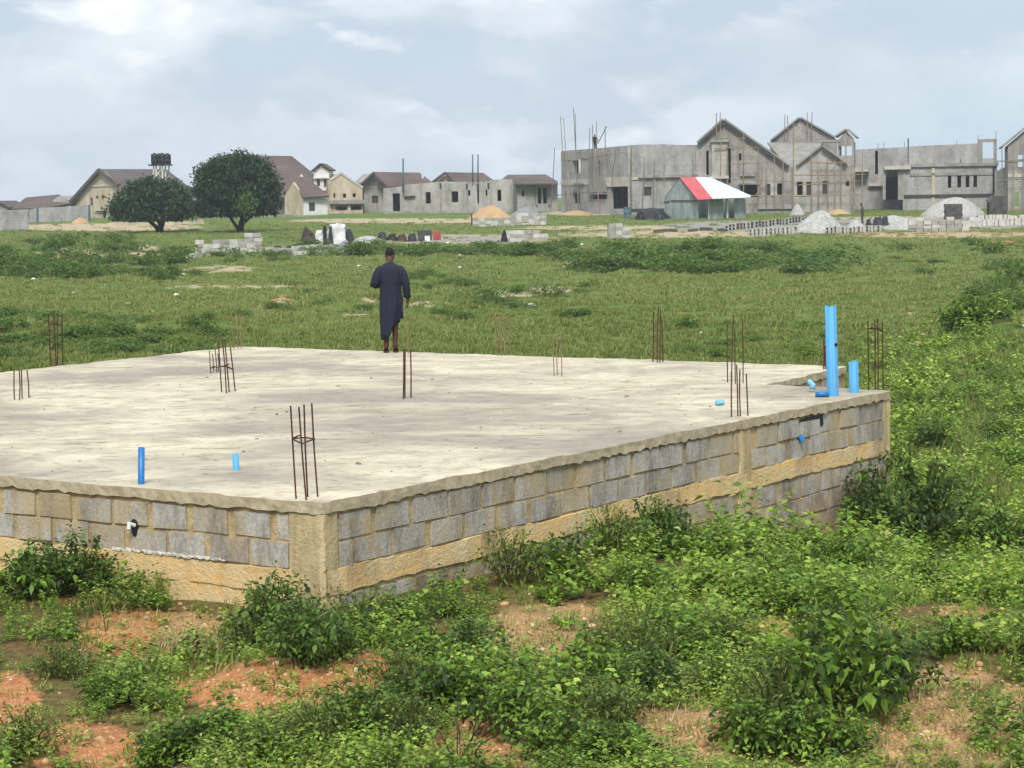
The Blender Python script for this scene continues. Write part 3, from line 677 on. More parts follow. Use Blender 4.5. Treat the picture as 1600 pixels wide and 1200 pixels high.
def roofpoly(name, pts, parent, mat, thick=.15):
    """pts: (px, py, d)"""
    P = [atd(*q) for q in pts]; n = np.cross(P[1] - P[0], P[2] - P[0]); n /= np.linalg.norm(n)
    if n[2] < 0: n = -n
    mb = MB(); k = len(P); mb.V = [tuple(p) for p in P] + [tuple(p - n * thick) for p in P]
    mb.F = [tuple(range(k)), tuple(range(2 * k - 1, k - 1, -1))] + [(i, k + i, k + (i + 1) % k, (i + 1) % k) for i in range(k)]; mb.M = [0] * len(mb.F)
    o = mb.build(name, [mat], parent); b = bmesh.new(); b.from_mesh(o.data); bmesh.ops.recalc_face_normals(b, faces=b.faces); b.to_mesh(o.data); b.free(); return o
def gable_roof(w, apex, eL, eR, depth, parent, mat, front=.45, thick=.18, edge=None):
    """two roof slopes swept back from a gable drawn on wall plane w"""
    for (e) in (eL, eR):
        if e is None: continue
        a, b = w.at(*apex), w.at(*e); n3 = np.array([*w.n, 0.]); mb = MB(); d = b - a; up = np.cross(d, n3); up /= np.linalg.norm(up)
        if up[2] < 0: up = -up
        mb.box(a + n3 * front + up * .02, d, -n3 * (depth + front), up * thick); mb.build('roof', [mat], parent)
def building(name, label, w, cat='building', group=None):
    o = empty(name, (0, 0, 0)); tag(o, label, cat, group); return o
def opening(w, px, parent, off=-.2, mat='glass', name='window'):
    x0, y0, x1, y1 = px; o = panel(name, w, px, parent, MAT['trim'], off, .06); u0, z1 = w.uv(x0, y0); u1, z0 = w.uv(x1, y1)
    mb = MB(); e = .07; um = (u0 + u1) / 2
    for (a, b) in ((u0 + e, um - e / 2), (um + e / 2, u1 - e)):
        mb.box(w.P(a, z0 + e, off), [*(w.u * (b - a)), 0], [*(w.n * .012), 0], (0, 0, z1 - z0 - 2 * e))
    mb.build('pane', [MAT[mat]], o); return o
G = 'house shells under construction'
# --- two-storey grey block shell with scaffold, left of the shed
b = building('two_storey_shell', 'flat topped two storey grey shell with tall scaffold poles, left of the shed', None, group=G)
wl_ = Wall(877, 240, 987, 226); wr_ = Wall(987, 226, 1092, 223)
facade('front_wall', wl_, [(877, 345), (877, 236), (930, 232), (948, 230.5), (962, 229), (987, 227), (987, 345)],
       [(895.5, 249, 906, 271), (935, 251, 941, 276), (926, 302, 948, 311), (954.5, 291.5, 982, 326), (979.2, 240, 982.5, 278), (895, 300, 906, 318)], b, MAT['block'], .3, 14, hull_mat=MAT['block3'])
panel('band', wl_, (877, 281, 933, 288), b, MAT['paleconc'], .08); panel('band', wl_, (949, 277, 987, 291), b, MAT['paleconc'], .14)
panel('column', wl_, (925, 238, 934, 300), b, MAT['conc'], .35, .3); panel('column', wl_, (942, 238, 949, 300), b, MAT['conc'], .35, .3); panel('column', wl_, (983, 229, 987, 330), b, MAT['paleconc'], .2, .15)
panel('band', wl_, (877, 238, 930, 248), b, MAT['block3'], .06); panel('lintel', wl_, (900, 286, 913, 288), b, MAT['conc'], .5, .5); panel('lintel', wl_, (922, 302, 950, 303.5), b, MAT['conc'], .4, .4)
panel('window_surround', wl_, (894, 248, 907.5, 250), b, MAT['white'], .1); panel('window_surround', wl_, (905, 250, 907.5, 271), b, MAT['white'], .1)
facade('side_wall', wr_, [(987.6, 345), (987.6, 227), (1003, 226), (1038, 225.4), (1040, 229.5), (1091, 229.5), (1091, 345)], [(1006, 292, 1018, 306)], b, MAT['block'], .3, 13)
panel('ledge', wr_, (999, 274, 1090, 276.5), b, MAT['conc'], .35, .35); panel('ledge', wr_, (987, 326, 1040, 328), b, MAT['dark'], .2, .2)
panel('column', wr_, (1021, 276, 1026, 330), b, MAT['conc'], .12); panel('band', wr_, (987, 276.8, 998, 281), b, MAT['paleconc'], .1)
opening(wr_, (1006, 292, 1018, 306), b, -.12, 'dark')
# --- gabled mansion shell
m = building('gabled_mansion_shell', 'large grey mansion shell with three steep gables and a little tower, in scaffolding', None, group=G)
wm = Wall(1086, 223, 1340, 221)
facade('front_wall', wm, [(1089, 345), (1089, 226), (1091, 224.5), (1130.5, 189), (1231, 260), (1238.5, 263), (1238.5, 345)],
  [(1196, 287.5, 1203.5, 305), (1214.5, 286.5, 1222, 304), (1156.5, 288.5, 1184, 308), (1154.8, 239.5, 1158.4, 251), (1138, 232, 1142, 286), (1103.5, 236, 1107.5, 273)], m, MAT['block3'], .3, 11)
w2 = Wall(1238.6, 221.4, 1340, 220.6)
facade('front_wall', w2, [(1238.7, 345), (1238.7, 263), (1247, 259), (1284.5, 230.5), (1322, 257), (1336, 262), (1336, 345)],
  [(1245.5, 284, 1254, 304.5), (1260, 284, 1268, 304.5), (1285, 283, 1294.5, 303), (1321.5, 282, 1327, 290.5), (1333, 278, 1335.4, 300)], m, MAT['block2'], .3, 11)
for px in ((1196, 287.5, 1203.5, 305), (1285, 283, 1294.5, 303), (1260, 284, 1268, 304.5)): opening(w2 if px[0] > 1238 else wm, px, m, -.2, 'dark')
gable_roof(wm, (1130.5, 187.5), (1090, 224), (1231.5, 259), 11, m, MAT['concroof'])
gable_roof(w2, (1284.5, 229), (1246, 259.5), (1323, 256.5), 9, m, MAT['concroof'])
w3 = Wall(1200, 233, 1310, 232)
facade('upper_gable', w3, [(1203, 262), (1203, 222), (1207, 220), (1250, 186.5), (1303, 216), (1308, 218), (1308, 262)], [], m, MAT['block3'], .3, 9)
gable_roof(w3, (1250, 185), (1204.5, 221), (1304, 216), 9, m, MAT['concroof'])
roofpoly('roof', [(1199, 222.5, 232), (1286, 222.5, 232), (1262, 250, 224.5), (1247, 261, 222), (1231, 261, 222)], m, MAT['concroof'])
w4 = Wall(1310, 226, 1336, 225.6)
facade('tower', w4, [(1309, 262), (1309, 219), (1322.5, 205), (1334, 217), (1334, 262)], [(1310.5, 228.5, 1320, 243), (1322.5, 228.5, 1331.5, 243)], m, MAT['block3'], .25, 0)
tb = MB(); u0, zt = w4.uv(1309, 222); u1, zb = w4.uv(1334, 262)
for uu in (u0, u1 - .2): tb.box(w4.P(uu, zb, -2.2), [*(w4.u * .2), 0], [*(w4.n * 1.95), 0], (0, 0, zt - zb))
tb.build('tower_side', [MAT['block3']], m)
gable_roof(w4, (1322.5, 203.5), (1305.5, 215), (1337.5, 216.5), 2.4, m, MAT['concroof'], .3)
panel('eave_slab', w4, (1279, 219, 1311, 222), m, MAT['concroof'], .5, 2.2)
# bay projecting between the slits of the left gable
pb = wm; u0, z1 = pb.uv(1112, 221); u1, z0 = pb.uv(1137, 277)
bb = MB(); bb.box(pb.P(u0, z0, 0.01), [*(pb.u * (u1 - u0)), 0], [*(pb.n * .7), 0], (0, 0, z1 - z0)); bb.build('bay', [MAT['block2']], m)
panel('bay_slab', wm, (1110, 275, 1139, 279), m, MAT['paleconc'], .95, .95); panel('bay_slab', wm, (1110, 219, 1139, 222), m, MAT['conc'], .95, .95)
panel('lintel', wm, (1154, 286, 1188, 288.5), m, MAT['conc'], .4, .4); panel('lintel', wm, (1156, 271, 1180, 275), m, MAT['conc'], .3, .3)
panel('plinth', wm, (1184, 319, 1238, 326), m, MAT['conc'], .25, .25); panel('column', wm, (1204.5, 286, 1213.5, 306), m, MAT['paleconc'], .08); panel('column', w2, (1254.6, 283, 1259.6, 306), m, MAT['paleconc'], .08)
strip('verge', wm, [(1091, 225.5), (1130.5, 190)], m, MAT['dark'], .5, .1, .22); strip('verge', wm, [(1130.5, 190), (1231, 261)], m, MAT['dark'], .5, .1, .2); strip('verge', w2, [(1284.5, 231.3), (1322, 258)], m, MAT['dark'], .5, .1, .2)
# --- flat-roofed shell on the right
r = building('flat_roofed_shell', 'long flat topped grey shell with four slit windows and an open rooftop frame', None, group=G)
wu_ = Wall(1334, 236, 1530, 233); wf_ = Wall(1410, 228, 1560, 226.5)
facade('upper_wall', wu_, [(1335, 345), (1335, 234), (1368, 232), (1414, 229.8), (1445, 227.5), (1506, 225), (1529, 224), (1529, 345)], [(1367.3, 236, 1371.8, 272), (1382.5, 276, 1408.5, 312)], r, MAT['block'], .3, 10, hull_mat=MAT['block3'])
facade('front_wall', wf_, [(1411, 345), (1411, 262), (1422, 260), (1480, 257.8), (1558, 254.5), (1558, 345)],
  [(1481, 274, 1486.5, 293.5), (1496, 273.5, 1501.6, 293), (1509, 272.5, 1514.6, 292.5), (1521, 272, 1526.6, 292)], r, MAT['block'], .3, 6.5)
panel('portal_canopy', wf_, (1381, 259.5, 1423, 264.5), r, MAT['paleconc'], .5, 5.5); panel('portal_beam', wu_, (1383, 266, 1411, 276), r, MAT['block'], 3.5, 3.5)
panel('ring_beam', wf_, (1422, 270.8, 1552, 273), r, MAT['conc'], .1); panel('ring_beam', wf_, (1412, 256.5, 1560, 258.8), r, MAT['conc'], .25, .3)
panel('plinth', wf_, (1412, 304.5, 1552, 307), r, MAT['dark'], .12, .1); panel('column', wf_, (1456, 262, 1460.5, 322), r, MAT['cream'], .1); panel('downpipe', wf_, (1551, 260, 1554, 301), r, MAT['black'], .2, .12)
panel('blocked_window', wf_, (1429, 276, 1439, 289), r, MAT['conc'], .03); panel('ledge', wu_, (1357, 286.5, 1382, 290.5), r, MAT['paleconc'], .5, .5); panel('ledge', wu_, (1335, 265, 1358, 268.5), r, MAT['paleconc'], 1.5, 1.5)
panel('column', wf_, (1403, 264, 1411, 312), r, MAT['conc'], 0, .3); panel('column', wf_, (1379, 264, 1384, 312), r, MAT['conc'], 0, .3)
for px in ((1528.2, 219, 1535.5, 256), (1553, 219, 1557.8, 256)): panel('frame_column', wf_, px, r, MAT['conc'], -.3, .4)
panel('frame_beam', wf_, (1528.2, 217.5, 1557.8, 221.8), r, MAT['conc'], -.28, .44); panel('frame_sill', wf_, (1535.6, 247.5, 1552.9, 256), r, MAT['block'], -.3, .3)
for (x, y0, y1, wd) in ((1419, 216, 257, 2.4), (1433, 250, 258, 1), (1459, 249, 258, 1.6), (1501, 249, 258, 2), (1372, 224, 233, .8), (1381, 222, 232, .8), (1495, 219, 227, .7), (1528.5, 211, 218, .8), (1556, 205, 218, .8), (1413, 222, 230, .8)):
    panel('starter_bar', wf_, (x - wd / 2, y0, x + wd / 2, y1), r, MAT['bamboo'] if wd < 2 else MAT['farblue'], .1, .1)
# --- building cut by the right edge
e = building('edge_gable_shell', 'grey block shell with a steep gable cut off by the right border', None, group=G)
we = Wall(1570, 219, 1740, 217)
facade('front_wall', we, [(1575, 345), (1575, 228), (1578, 225), (1645, 168), (1712, 226), (1715, 345)], [(1590.5, 242, 1600, 261), (1640, 242, 1655, 262), (1640, 285, 1655, 306), (1585, 298, 1592, 322), (1612, 285, 1624, 306)], e, MAT['block3'], .3, 10, back=False)
gable_roof(we, (1645, 166.5), (1567, 231), (1722, 231), 10, e, MAT['concroof'])
panel('band', we, (1575, 272, 1715, 275), e, MAT['paleconc'], .08); panel('band', we, (1575, 249, 1715, 251), e, MAT['conc'], .08)
g_ = building('garden_wall', 'low broken grey block wall between the flat topped shell and the edge building', None, 'wall'); wg = Wall(1553, 224, 1582, 222)
facade('block_wall', wg, [(1554, 345), (1554, 268), (1560, 266), (1566, 262), (1579, 262), (1579, 345)], [], g_, MAT['block3'], .25)
# --- row of bungalow shells in the middle
b1 = building('bungalow_shell', 'long roofless grey block bungalow with empty door and window openings behind the orange sand heap', None, group=G)
wb_ = Wall(598, 254, 803, 250)
H1 = [(613.5, 302, 625, 330), (665, 300, 673, 318), (705.5, 299, 716, 316), (731, 297.5, 735, 305.5), (745.5, 289, 748.5, 318), (758.5, 296.5, 761.5, 305.5), (777, 296.5, 786.5, 314)]
facade('front_wall', wb_, [(599, 345), (599, 294), (629, 291), (633, 288.5), (659, 286.5), (690, 284), (700, 285.5), (726, 284), (764, 283.5), (766, 281), (801, 280), (801, 345)], H1, b1, MAT['block2'], .3, 9, hull_mat=MAT['block'])
panel('window_frame', wb_, (783, 296.5, 786.5, 314), b1, MAT['paleconc'], -.05); panel('lintel', wb_, (632, 306, 649, 308.5), b1, MAT['dark'], .3, .3)
panel('plinth', wb_, (600, 330, 800, 333.5), b1, MAT['conc'], .2, .2)
for x in (656, 687, 728, 765, 797): panel('column', wb_, (x, 286, x + 3.5, 330), b1, MAT['conc'], .06, .1)
for x, y in ((687, 286), (728, 287), (745, 287), (762, 286)): panel('column_stain', wb_, (x, y, x + 3, y + 9), b1, MAT['dark'], .085, .02)
def gp_(name, w, x, y0, y1, r=.075, off=.3, m='farblue', parent=None):
    mb = MB(); mb.tube([w.at(x, y1, off), w.at(x, y0, off)], r, 8); return mb.build(name, [MAT[m]], parent, True)
for x, y0, y1, rr in ((631.3, 247.5, 301, .10), (739.8, 241.5, 284.5, .08), (748.1, 241.5, 284.5, .08)): gp_('vent_pipe', wb_, x, y0, y1, rr, .35, 'farblue', b1)
h1 = building('brown_roofed_bungalow', 'bungalow with brown roof and cream gable at the left end of the row', None, 'house')
wh = Wall(563, 262, 680, 264)
facade('front_wall', wh, [(569, 345), (569, 285), (583.5, 270.5), (605, 289), (612, 291), (612, 345)], [(581, 306, 591, 317.5)], h1, MAT['block2'], .3, 8)
panel('gable_render', wh, (572, 291, 604, 293), h1, MAT['cream'], .05); opening(wh, (581, 306, 591, 317.5), h1, -.15, 'dark')
roofpoly('roof', [(583.6, 268.5, 261), (655, 269.5, 265), (680, 288, 262), (606, 291.5, 260)], h1, MAT['roof']); roofpoly('roof', [(583.6, 268.5, 261), (562, 288.5, 261), (575, 288, 272), (590, 269, 272)], h1, MAT['roof'])
strip('verge', wh, [(562.5, 289), (583.6, 269.7), (606.5, 291)], h1, MAT['trim'], .7, .2, .35); panel('vent_stack', wh, (658, 273, 661, 290), h1, MAT['white'], .5, .3)
facade('rear_block', Wall(612, 264, 680, 266), [(612.5, 345), (612.5, 288), (676, 287), (676, 345)], [], h1, MAT['block2'], .3, 6)
h2 = building('brown_roofed_bungalow', 'brown roofed bungalow with a small gable behind the two thin vent pipes', None, 'house')
wh2 = Wall(676, 266, 775, 266)
facade('front_wall', wh2, [(679, 345), (679, 284), (696, 271), (712, 283), (770, 284), (770, 345)], [], h2, MAT['cream'], .3, 7)
roofpoly('roof', [(696, 269, 265), (755, 270, 267), (772, 282, 264), (772, 287, 263.5), (712, 286, 263.5)], h2, MAT['roof']); strip('verge', wh2, [(675, 286), (696, 270), (713, 284.5)], h2, MAT['trim'], .6, .2, .35)
h3 = building('brown_roofed_bungalow', 'brown roofed grey bungalow shell at the right end of the row', None, 'house')
wh3 = Wall(799, 252, 876, 253)
facade('front_wall', wh3, [(801.6, 345), (801.6, 288), (806, 285), (871, 285), (873, 345)], [(815, 297.5, 819.5, 307), (840.5, 294, 846, 318), (848.5, 294, 854.5, 318)], h3, MAT['block'], .3, 8)
roofpoly('roof', [(793, 273, 258), (852.5, 272.5, 259), (871, 283, 253), (872, 286.5, 251), (800, 287, 251)], h3, MAT['roof']); roofpoly('roof', [(793, 273, 258), (783, 281, 254), (801, 287, 251)], h3, MAT['trim'])
panel('column', wh3, (856, 287, 859, 320), h3, MAT['conc'], .3, .3); panel('column', wh3, (836, 287, 839, 320), h3, MAT['conc'], .3, .3)
# --- cream gabled shell
h0 = building('cream_gable_shell', 'unfinished cream gable house with dark ground floor openings, right of white dormer', None, 'house', G)
w0 = Wall(515, 258, 570, 259)
facade('front_wall', w0, [(513, 350), (513, 284), (516, 281), (532.5, 271), (538, 273.5), (566, 292), (567.5, 350)], [(536, 302.5, 541, 309), (551, 302, 556, 308), (521, 302, 524, 309), (525, 321.5, 542, 328.5), (548.5, 320.5, 565, 328)], h0, MAT['cream'], .3, 9)
panel('canopy', w0, (514, 313, 567.5, 318), h0, MAT['conc'], .6, .6); panel('column', w0, (543, 318, 548, 336), h0, MAT['cream'], .2)
strip('verge', w0, [(516, 281), (532.5, 270.5), (567, 293)], h0, MAT['paleconc'], .1, .4, .25)
# --- big brown-roofed house with white dormer, and its annex
h4 = building('brown_roofed_house', 'large white house with a broad chocolate brown roof and white dormer behind the taller tree', None, 'house')
roofpoly('roof', [(353.4, 242, 272), (456, 243.8, 272), (520, 309, 262), (320, 309, 262)], h4, MAT['roof'], .25)
roofpoly('roof', [(353.4, 242, 272), (320, 309, 262), (300, 305, 275)], h4, MAT['roof'], .25); roofpoly('roof', [(456, 243.8, 272), (520, 309, 262), (526, 300, 276)], h4, MAT['roof'], .25)
wh4 = Wall(322, 264, 520, 264); facade('front_wall', wh4, [(326, 350), (326, 308), (514, 308), (514, 350)], [(436, 318, 441, 328)], h4, MAT['white'], .3, 12); opening(wh4, (436, 318, 441, 328), h4)
wd = Wall(488, 259.5, 516, 259.5)
facade('dormer', wd, [(490.5, 298), (490.5, 267), (501.5, 258.5), (514, 267), (514, 298)], [(495, 279, 500, 291), (506, 279, 510.5, 292.5)], h4, MAT['white'], .25, 6)
opening(wd, (495, 279, 500, 291), h4); opening(wd, (506, 279, 510.5, 292.5), h4)
gable_roof(wd, (501.5, 257), (487.5, 269), (516.5, 267), 7, h4, MAT['roof'], .4); panel('dormer_sill', wd, (490, 276.5, 515, 278.6), h4, MAT['white'], .4, .4)
h5 = building('annex_house', 'small white walled annex with a steep brown roof, cream gable end and one dark window', None, 'house')
wa = Wall(444, 256, 474, 253); wa2 = Wall(474.2, 253, 514, 254)
facade('gable_wall', wa, [(445, 350), (445, 307), (457.5, 284.5), (473.8, 308), (473.8, 350)], [], h5, MAT['cream'], .3, 0)
facade('front_wall', wa2, [(474.4, 350), (474.4, 306), (512, 306), (512, 350)], [(482.7, 316.3, 492.3, 330)], h5, MAT['white'], .3, 2.6); opening(wa2, (482.7, 316.3, 492.3, 330), h5, -.12)
roofpoly('roof', [(457.5, 283, 255.5), (470.6, 270, 258), (514.5, 305.5, 253), (474.2, 308.5, 252.5)], h5, MAT['roof'], .2)
wa3 = Wall(462, 257, 480, 257); facade('small_gable', wa3, [(463, 286), (463, 282), (470.6, 272), (478.5, 281.5), (478.5, 286)], [], h5, MAT['white'], .2, 2)
# --- left houses
h6 = building('gable_end_house', 'big cream gable end house with a grey brown roof behind the low spreading tree', None, 'house')
w6 = Wall(108, 258, 189.2, 250); w6b = Wall(189.3, 250, 300, 256)
facade('gable_wall', w6, [(112, 360), (112, 322), (160, 268), (189, 289), (189, 360)], [(140.5, 309, 145, 321.5), (160, 329.5, 165.5, 343), (145.5, 340, 148.5, 344.5), (149, 306.5, 153.5, 311), (158, 305.5, 163.5, 311)], h6, MAT['cream'], .3, 0)
facade('side_wall', w6b, [(189.4, 360), (189.4, 312), (292, 312), (292, 360)], [], h6, MAT['cream'], .3, 9)
roofpoly('roof', [(160, 264.3, 253.5), (260, 264.3, 261), (302, 297, 259), (304, 318, 254.5), (190, 318, 248.5), (190, 289, 249.8)], h6, MAT['roofgrey'], .2); roofpoly('roof', [(160, 264.3, 253.5), (109, 323, 257.5), (150, 320, 272), (200, 266, 268)], h6, MAT['roofgrey'], .2)
strip('verge', w6, [(109, 323), (160, 265.6)], h6, MAT['trim'], .6, .3, .4); strip('verge', w6, [(160, 265.6), (190, 290)], h6, MAT['trim'], .6, .3, .4); panel('sill_band', w6, (150, 327.5, 168, 329.3), h6, MAT['paleconc'], .3, .3); panel('gable_band', w6, (140, 289, 182, 291), h6, MAT['paleconc'], .1)
for px in ((140.5, 309, 145, 321.5), (160, 329.5, 165.5, 343)): opening(w6, px, h6, -.15, 'dark')
h7 = building('low_brown_roofed_house', 'low house with a dull brown hipped roof behind the far left boundary wall', None, 'house')
w7 = Wall(15, 256, 112, 256); facade('front_wall', w7, [(22, 360), (22, 324), (68, 324), (92.5, 306), (109, 318), (109, 360)], [], h7, MAT['block2'], .3, 9)
roofpoly('roof', [(40, 308.5, 261), (92.5, 303.7, 258), (69, 325, 254), (18, 326, 254)], h7, MAT['roof'], .2); roofpoly('roof', [(92.5, 303.7, 258), (112, 317.5, 256), (69, 325, 254)], h7, MAT['trim'], .1)
h8 = building('roof_sliver_house', 'grey gabled house roof peeping in at the left border', None, 'house')
w8 = Wall(-40, 262, 20, 262); facade('gable_wall', w8, [(-38, 360), (-38, 326), (0, 317.5), (14, 326), (14, 360)], [], h8, MAT['block'], .3, 9); gable_roof(w8, (-2, 316), (-42, 327), (17, 326), 9, h8, MAT['roofgrey'])
# --- boundary walls
def bwall(label, w, outline, mat, name='boundary_wall'):
    o = facade(name, w, outline, [], None, MAT[mat], .25); tag(o, label, 'wall', 'boundary walls on the left'); return o
bwall('tall pale block wall cut by the left border', Wall(-60, 200, 46, 202), [(-60, 380), (-60, 329), (0, 329), (44.5, 327), (45.5, 380)], 'block')
bwall('long weathered grey wall joining the gable end house', Wall(44, 236, 142, 238), [(46, 356), (46, 328), (58, 325), (100, 323), (140, 320), (140.5, 356)], 'block')
bwall('low unfinished cream wall running behind the spreading tree', Wall(165, 212, 322, 214), [(168, 362), (168, 349), (178, 347), (230, 347.5), (300, 346), (316, 341), (321, 355), (321, 362)], 'cream')
bwall('long low pale wall behind both trees', Wall(316, 238, 500, 246), [(318, 352), (318, 341.5), (440, 336), (516, 336), (516, 352)], 'conc')
# posts standing along the grey wall
for x, y0, y1, mm in ((58.5, 323, 352, 'farblue'), (96, 340, 352, 'bamboo'), (139.5, 320, 358, 'farblue')):
    mb = MB(); w = Wall(44, 234, 142, 236); mb.tube([w.at(x, y1 + 3), w.at(x, y0)], .13 if mm == 'farblue' else .09, 8); o = mb.build('wall_post', [MAT[mm]]); tag(o, {58.5: 'blue grey post against the grey wall below the low brown roof', 96: 'short dark post in the middle of the grey wall', 139.5: 'blue grey post at the corner of the gable end house'}[x], 'post')
# --- water tank tower
wt = empty('water_tower'); tag(wt, 'steel water tower with black plastic tanks above the spreading tree', 'water tower')
wtw = Wall(225, 247, 275, 247)
for i, (x, o_) in enumerate(((240, 0), (247, -1.4), (254, 0), (261, -1.4), (244, 0), (258, -.3))):
    mb = MB(); mb.tube([wtw.at(x, 350, o_), wtw.at(x, 257.5, o_)], .09, 6); mb.build('leg', [MAT['white']], wt)
for (x0, y0, x1, y1) in ((240, 281, 254, 262), (254, 281, 240, 262), (240, 300, 254, 282)):
    mb = MB(); mb.tube([wtw.at(x0, y0), wtw.at(x1, y1)], .05, 5); mb.build('brace', [MAT['white']], wt)
panel('platform', wtw, (232, 256.8, 265.5, 258.6), wt, MAT['trim'], .4, 2.4)
for i in range(4):
    mb = MB(); x = (242.2, 246.6, 254.6, 259.2)[i]; c = wtw.at(x, 256.6, .2 if i in (0, 2) else -1.2)
    pr = [(.37, 0), (.40, .04), (.40, .38), (.42, .42), (.40, .46), (.40, .78), (.42, .82), (.40, .86), (.40, 1.06), (.30, 1.16), (.16, 1.19), (.16, 1.26), (0.01, 1.26)]
    mb.tube([c + np.array([0, 0, h_]) for _, h_ in pr], [a for a, _ in pr], 14); mb.build('water_tank', [MAT['black']], wt, True)
# --- metal shed
sd = building('metal_shed', 'zinc sheet shed with a red and white roof and two dark doorways', None, 'shed')
ws = Wall(1090, 203, 1171, 206); wsl = Wall(1038, 208, 1090, 203)
facade('front_wall', ws, [(1090, 360), (1090, 312.5), (1165, 308.5), (1166, 360)], [(1091.5, 313.8, 1106, 350), (1130, 311.5, 1134.5, 348), (1138, 311, 1147.5, 346)], sd, MAT['zinc'], .05)
facade('side_wall', wsl, [(1038, 362), (1038, 309), (1062, 280), (1089.5, 312.5), (1089.5, 362)], [], sd, MAT['zinc'], .05)
strip('wall_rail', wsl, [(1038, 316), (1052, 313.5), (1089.5, 313.5)], sd, MAT['trim'], .08, .08, .12)
ib = MB(); q0 = ws.at(1090, 340, -4.5); ib.box(ws.P(ws.uv(1090, 350)[0], ws.uv(1090, 352)[1], -4.5), [*(ws.u * 4.6), 0], [*(ws.n * .05), 0], (0, 0, 2.3)); ib.build('back_wall', [MAT['zinc']], sd)
eb = MB(); eb.box(ws.P(ws.uv(1166, 350)[0] - .05, ws.uv(1166, 352)[1], -4.4), [*(ws.u * .05), 0], [*(ws.n * 4.3), 0], (0, 0, 2.35)); eb.build('end_wall', [MAT['zinc']], sd)
roofpoly('roof_sheet', [(1062.5, 277.3, 205.5), (1086, 276.8, 206.2), (1113.5, 310.5, 202.2), (1090.5, 312, 201.8)], sd, MAT['redroof'], .04)['label'] = 'red sheet strip at the left of the shed roof'
roofpoly('roof_sheet', [(1086.2, 276.8, 206.2), (1110, 277, 207.2), (1173.5, 305.5, 204.8), (1172, 308.5, 204.6), (1113.8, 310.5, 202.2)], sd, MAT['whiteroof'], .04)['label'] = 'white sheets on the right of the shed roof'
roofpoly('roof_sheet', [(1062.5, 277.3, 205.5), (1110, 277, 207.2), (1160, 306, 212), (1038, 308, 211)], sd, MAT['zinc'], .04)
for px in ((1106.2, 313.5, 1108, 350), (1135, 311.5, 1137.6, 348)): panel('door_post', ws, px, sd, MAT['white'], .06, .08)
# --- scaffolding
def scaffold(label, w, bars, off=.8, m='bamboo', r=.06):
    s = empty('scaffold'); tag(s, label, 'scaffold', 'timber scaffolds')
    for (x0, y0, x1, y1) in bars:
        o2 = off + rng.uniform(-.1, .1); a, b_ = w.at(x0, y0, o2), w.at(x1, y1, o2); mid = (a + b_) / 2 + rng.normal(size=3) * .04
        mb = MB(); mb.tube([a, mid, b_], [r, r * .95, r * .75], 6); mb.build('pole', [MAT[m if rng.random() < .75 else 'wood']], s)
    return s
scaffold('tall thin bamboo scaffold poles rising above the two storey shell', wl_, [(896, 332, 886, 182), (900, 332, 891.5, 184), (914, 332, 906.5, 168), (916, 332, 910, 178), (931, 300, 934, 200), (937, 300, 937.5, 195), (947, 332, 943.5, 189), (945, 224, 959, 197), (957, 245, 957, 198), (872, 330, 878, 231), (920, 332, 922, 240), (905, 332, 903, 268), (898, 250, 986, 238), (880, 305, 950, 300), (968, 290, 974, 236)], .9, r=.055)
scaffold('grey poles leaning on the right half of the two storey shell', wr_, [(1041, 285, 1041, 260), (1006, 330, 1010, 246), (989, 340, 989, 230), (1024, 330, 1026, 250), (1086, 290, 1085, 240)], .6, r=.05)
zb = lambda *q: [(1060 + a / 5.333, 160 + b_ / 5.333, 1060 + c / 5.333, 160 + d / 5.333) for a, b_, c, d in q]
scaffold('weathered scaffold across the big left gable of the mansion', wm, zb((350, 860, 350, 85), (320, 300, 320, 90), (410, 800, 410, 300), (545, 870, 545, 250), (500, 520, 500, 300), (665, 880, 665, 380), (800, 880, 800, 450), (735, 870, 735, 560), (300, 385, 660, 375), (380, 300, 560, 300), (430, 515, 680, 505), (430, 640, 950, 660), (560, 775, 960, 780), (140, 560, 145, 400), (870, 870, 872, 500), (610, 850, 700, 640)), .9, 'wood', .06)
scaffold('pale timber scaffold across the right gable of the mansion', w2, zb((955, 880, 958, 180), (1110, 890, 1108, 440), (1245, 890, 1242, 440), (1355, 890, 1355, 480), (1440, 890, 1440, 520), (1165, 890, 1165, 500), (1300, 890, 1300, 480), (950, 605, 1560, 600), (960, 780, 1500, 770), (1000, 690, 1500, 655), (1100, 500, 1400, 500), (1530, 880, 1530, 430), (1500, 900, 1440, 770), (1460, 890, 1462, 540)), .9, 'wood', .065)
scaffold('thin poles standing above the rear gable of the mansion', w3, zb((885, 330, 888, 100), (912, 330, 910, 110), (1075, 330, 1075, 85), (1115, 330, 1116, 80), (960, 330, 962, 170)), .6, 'bamboo', .05)
scaffold('scaffold poles on the building at the right border', we, [(1565, 330, 1565, 232), (1582, 335, 1583, 236), (1598, 335, 1598, 225), (1556, 252, 1600, 250), (1560, 282, 1602, 280)], .8, 'bamboo', .06)
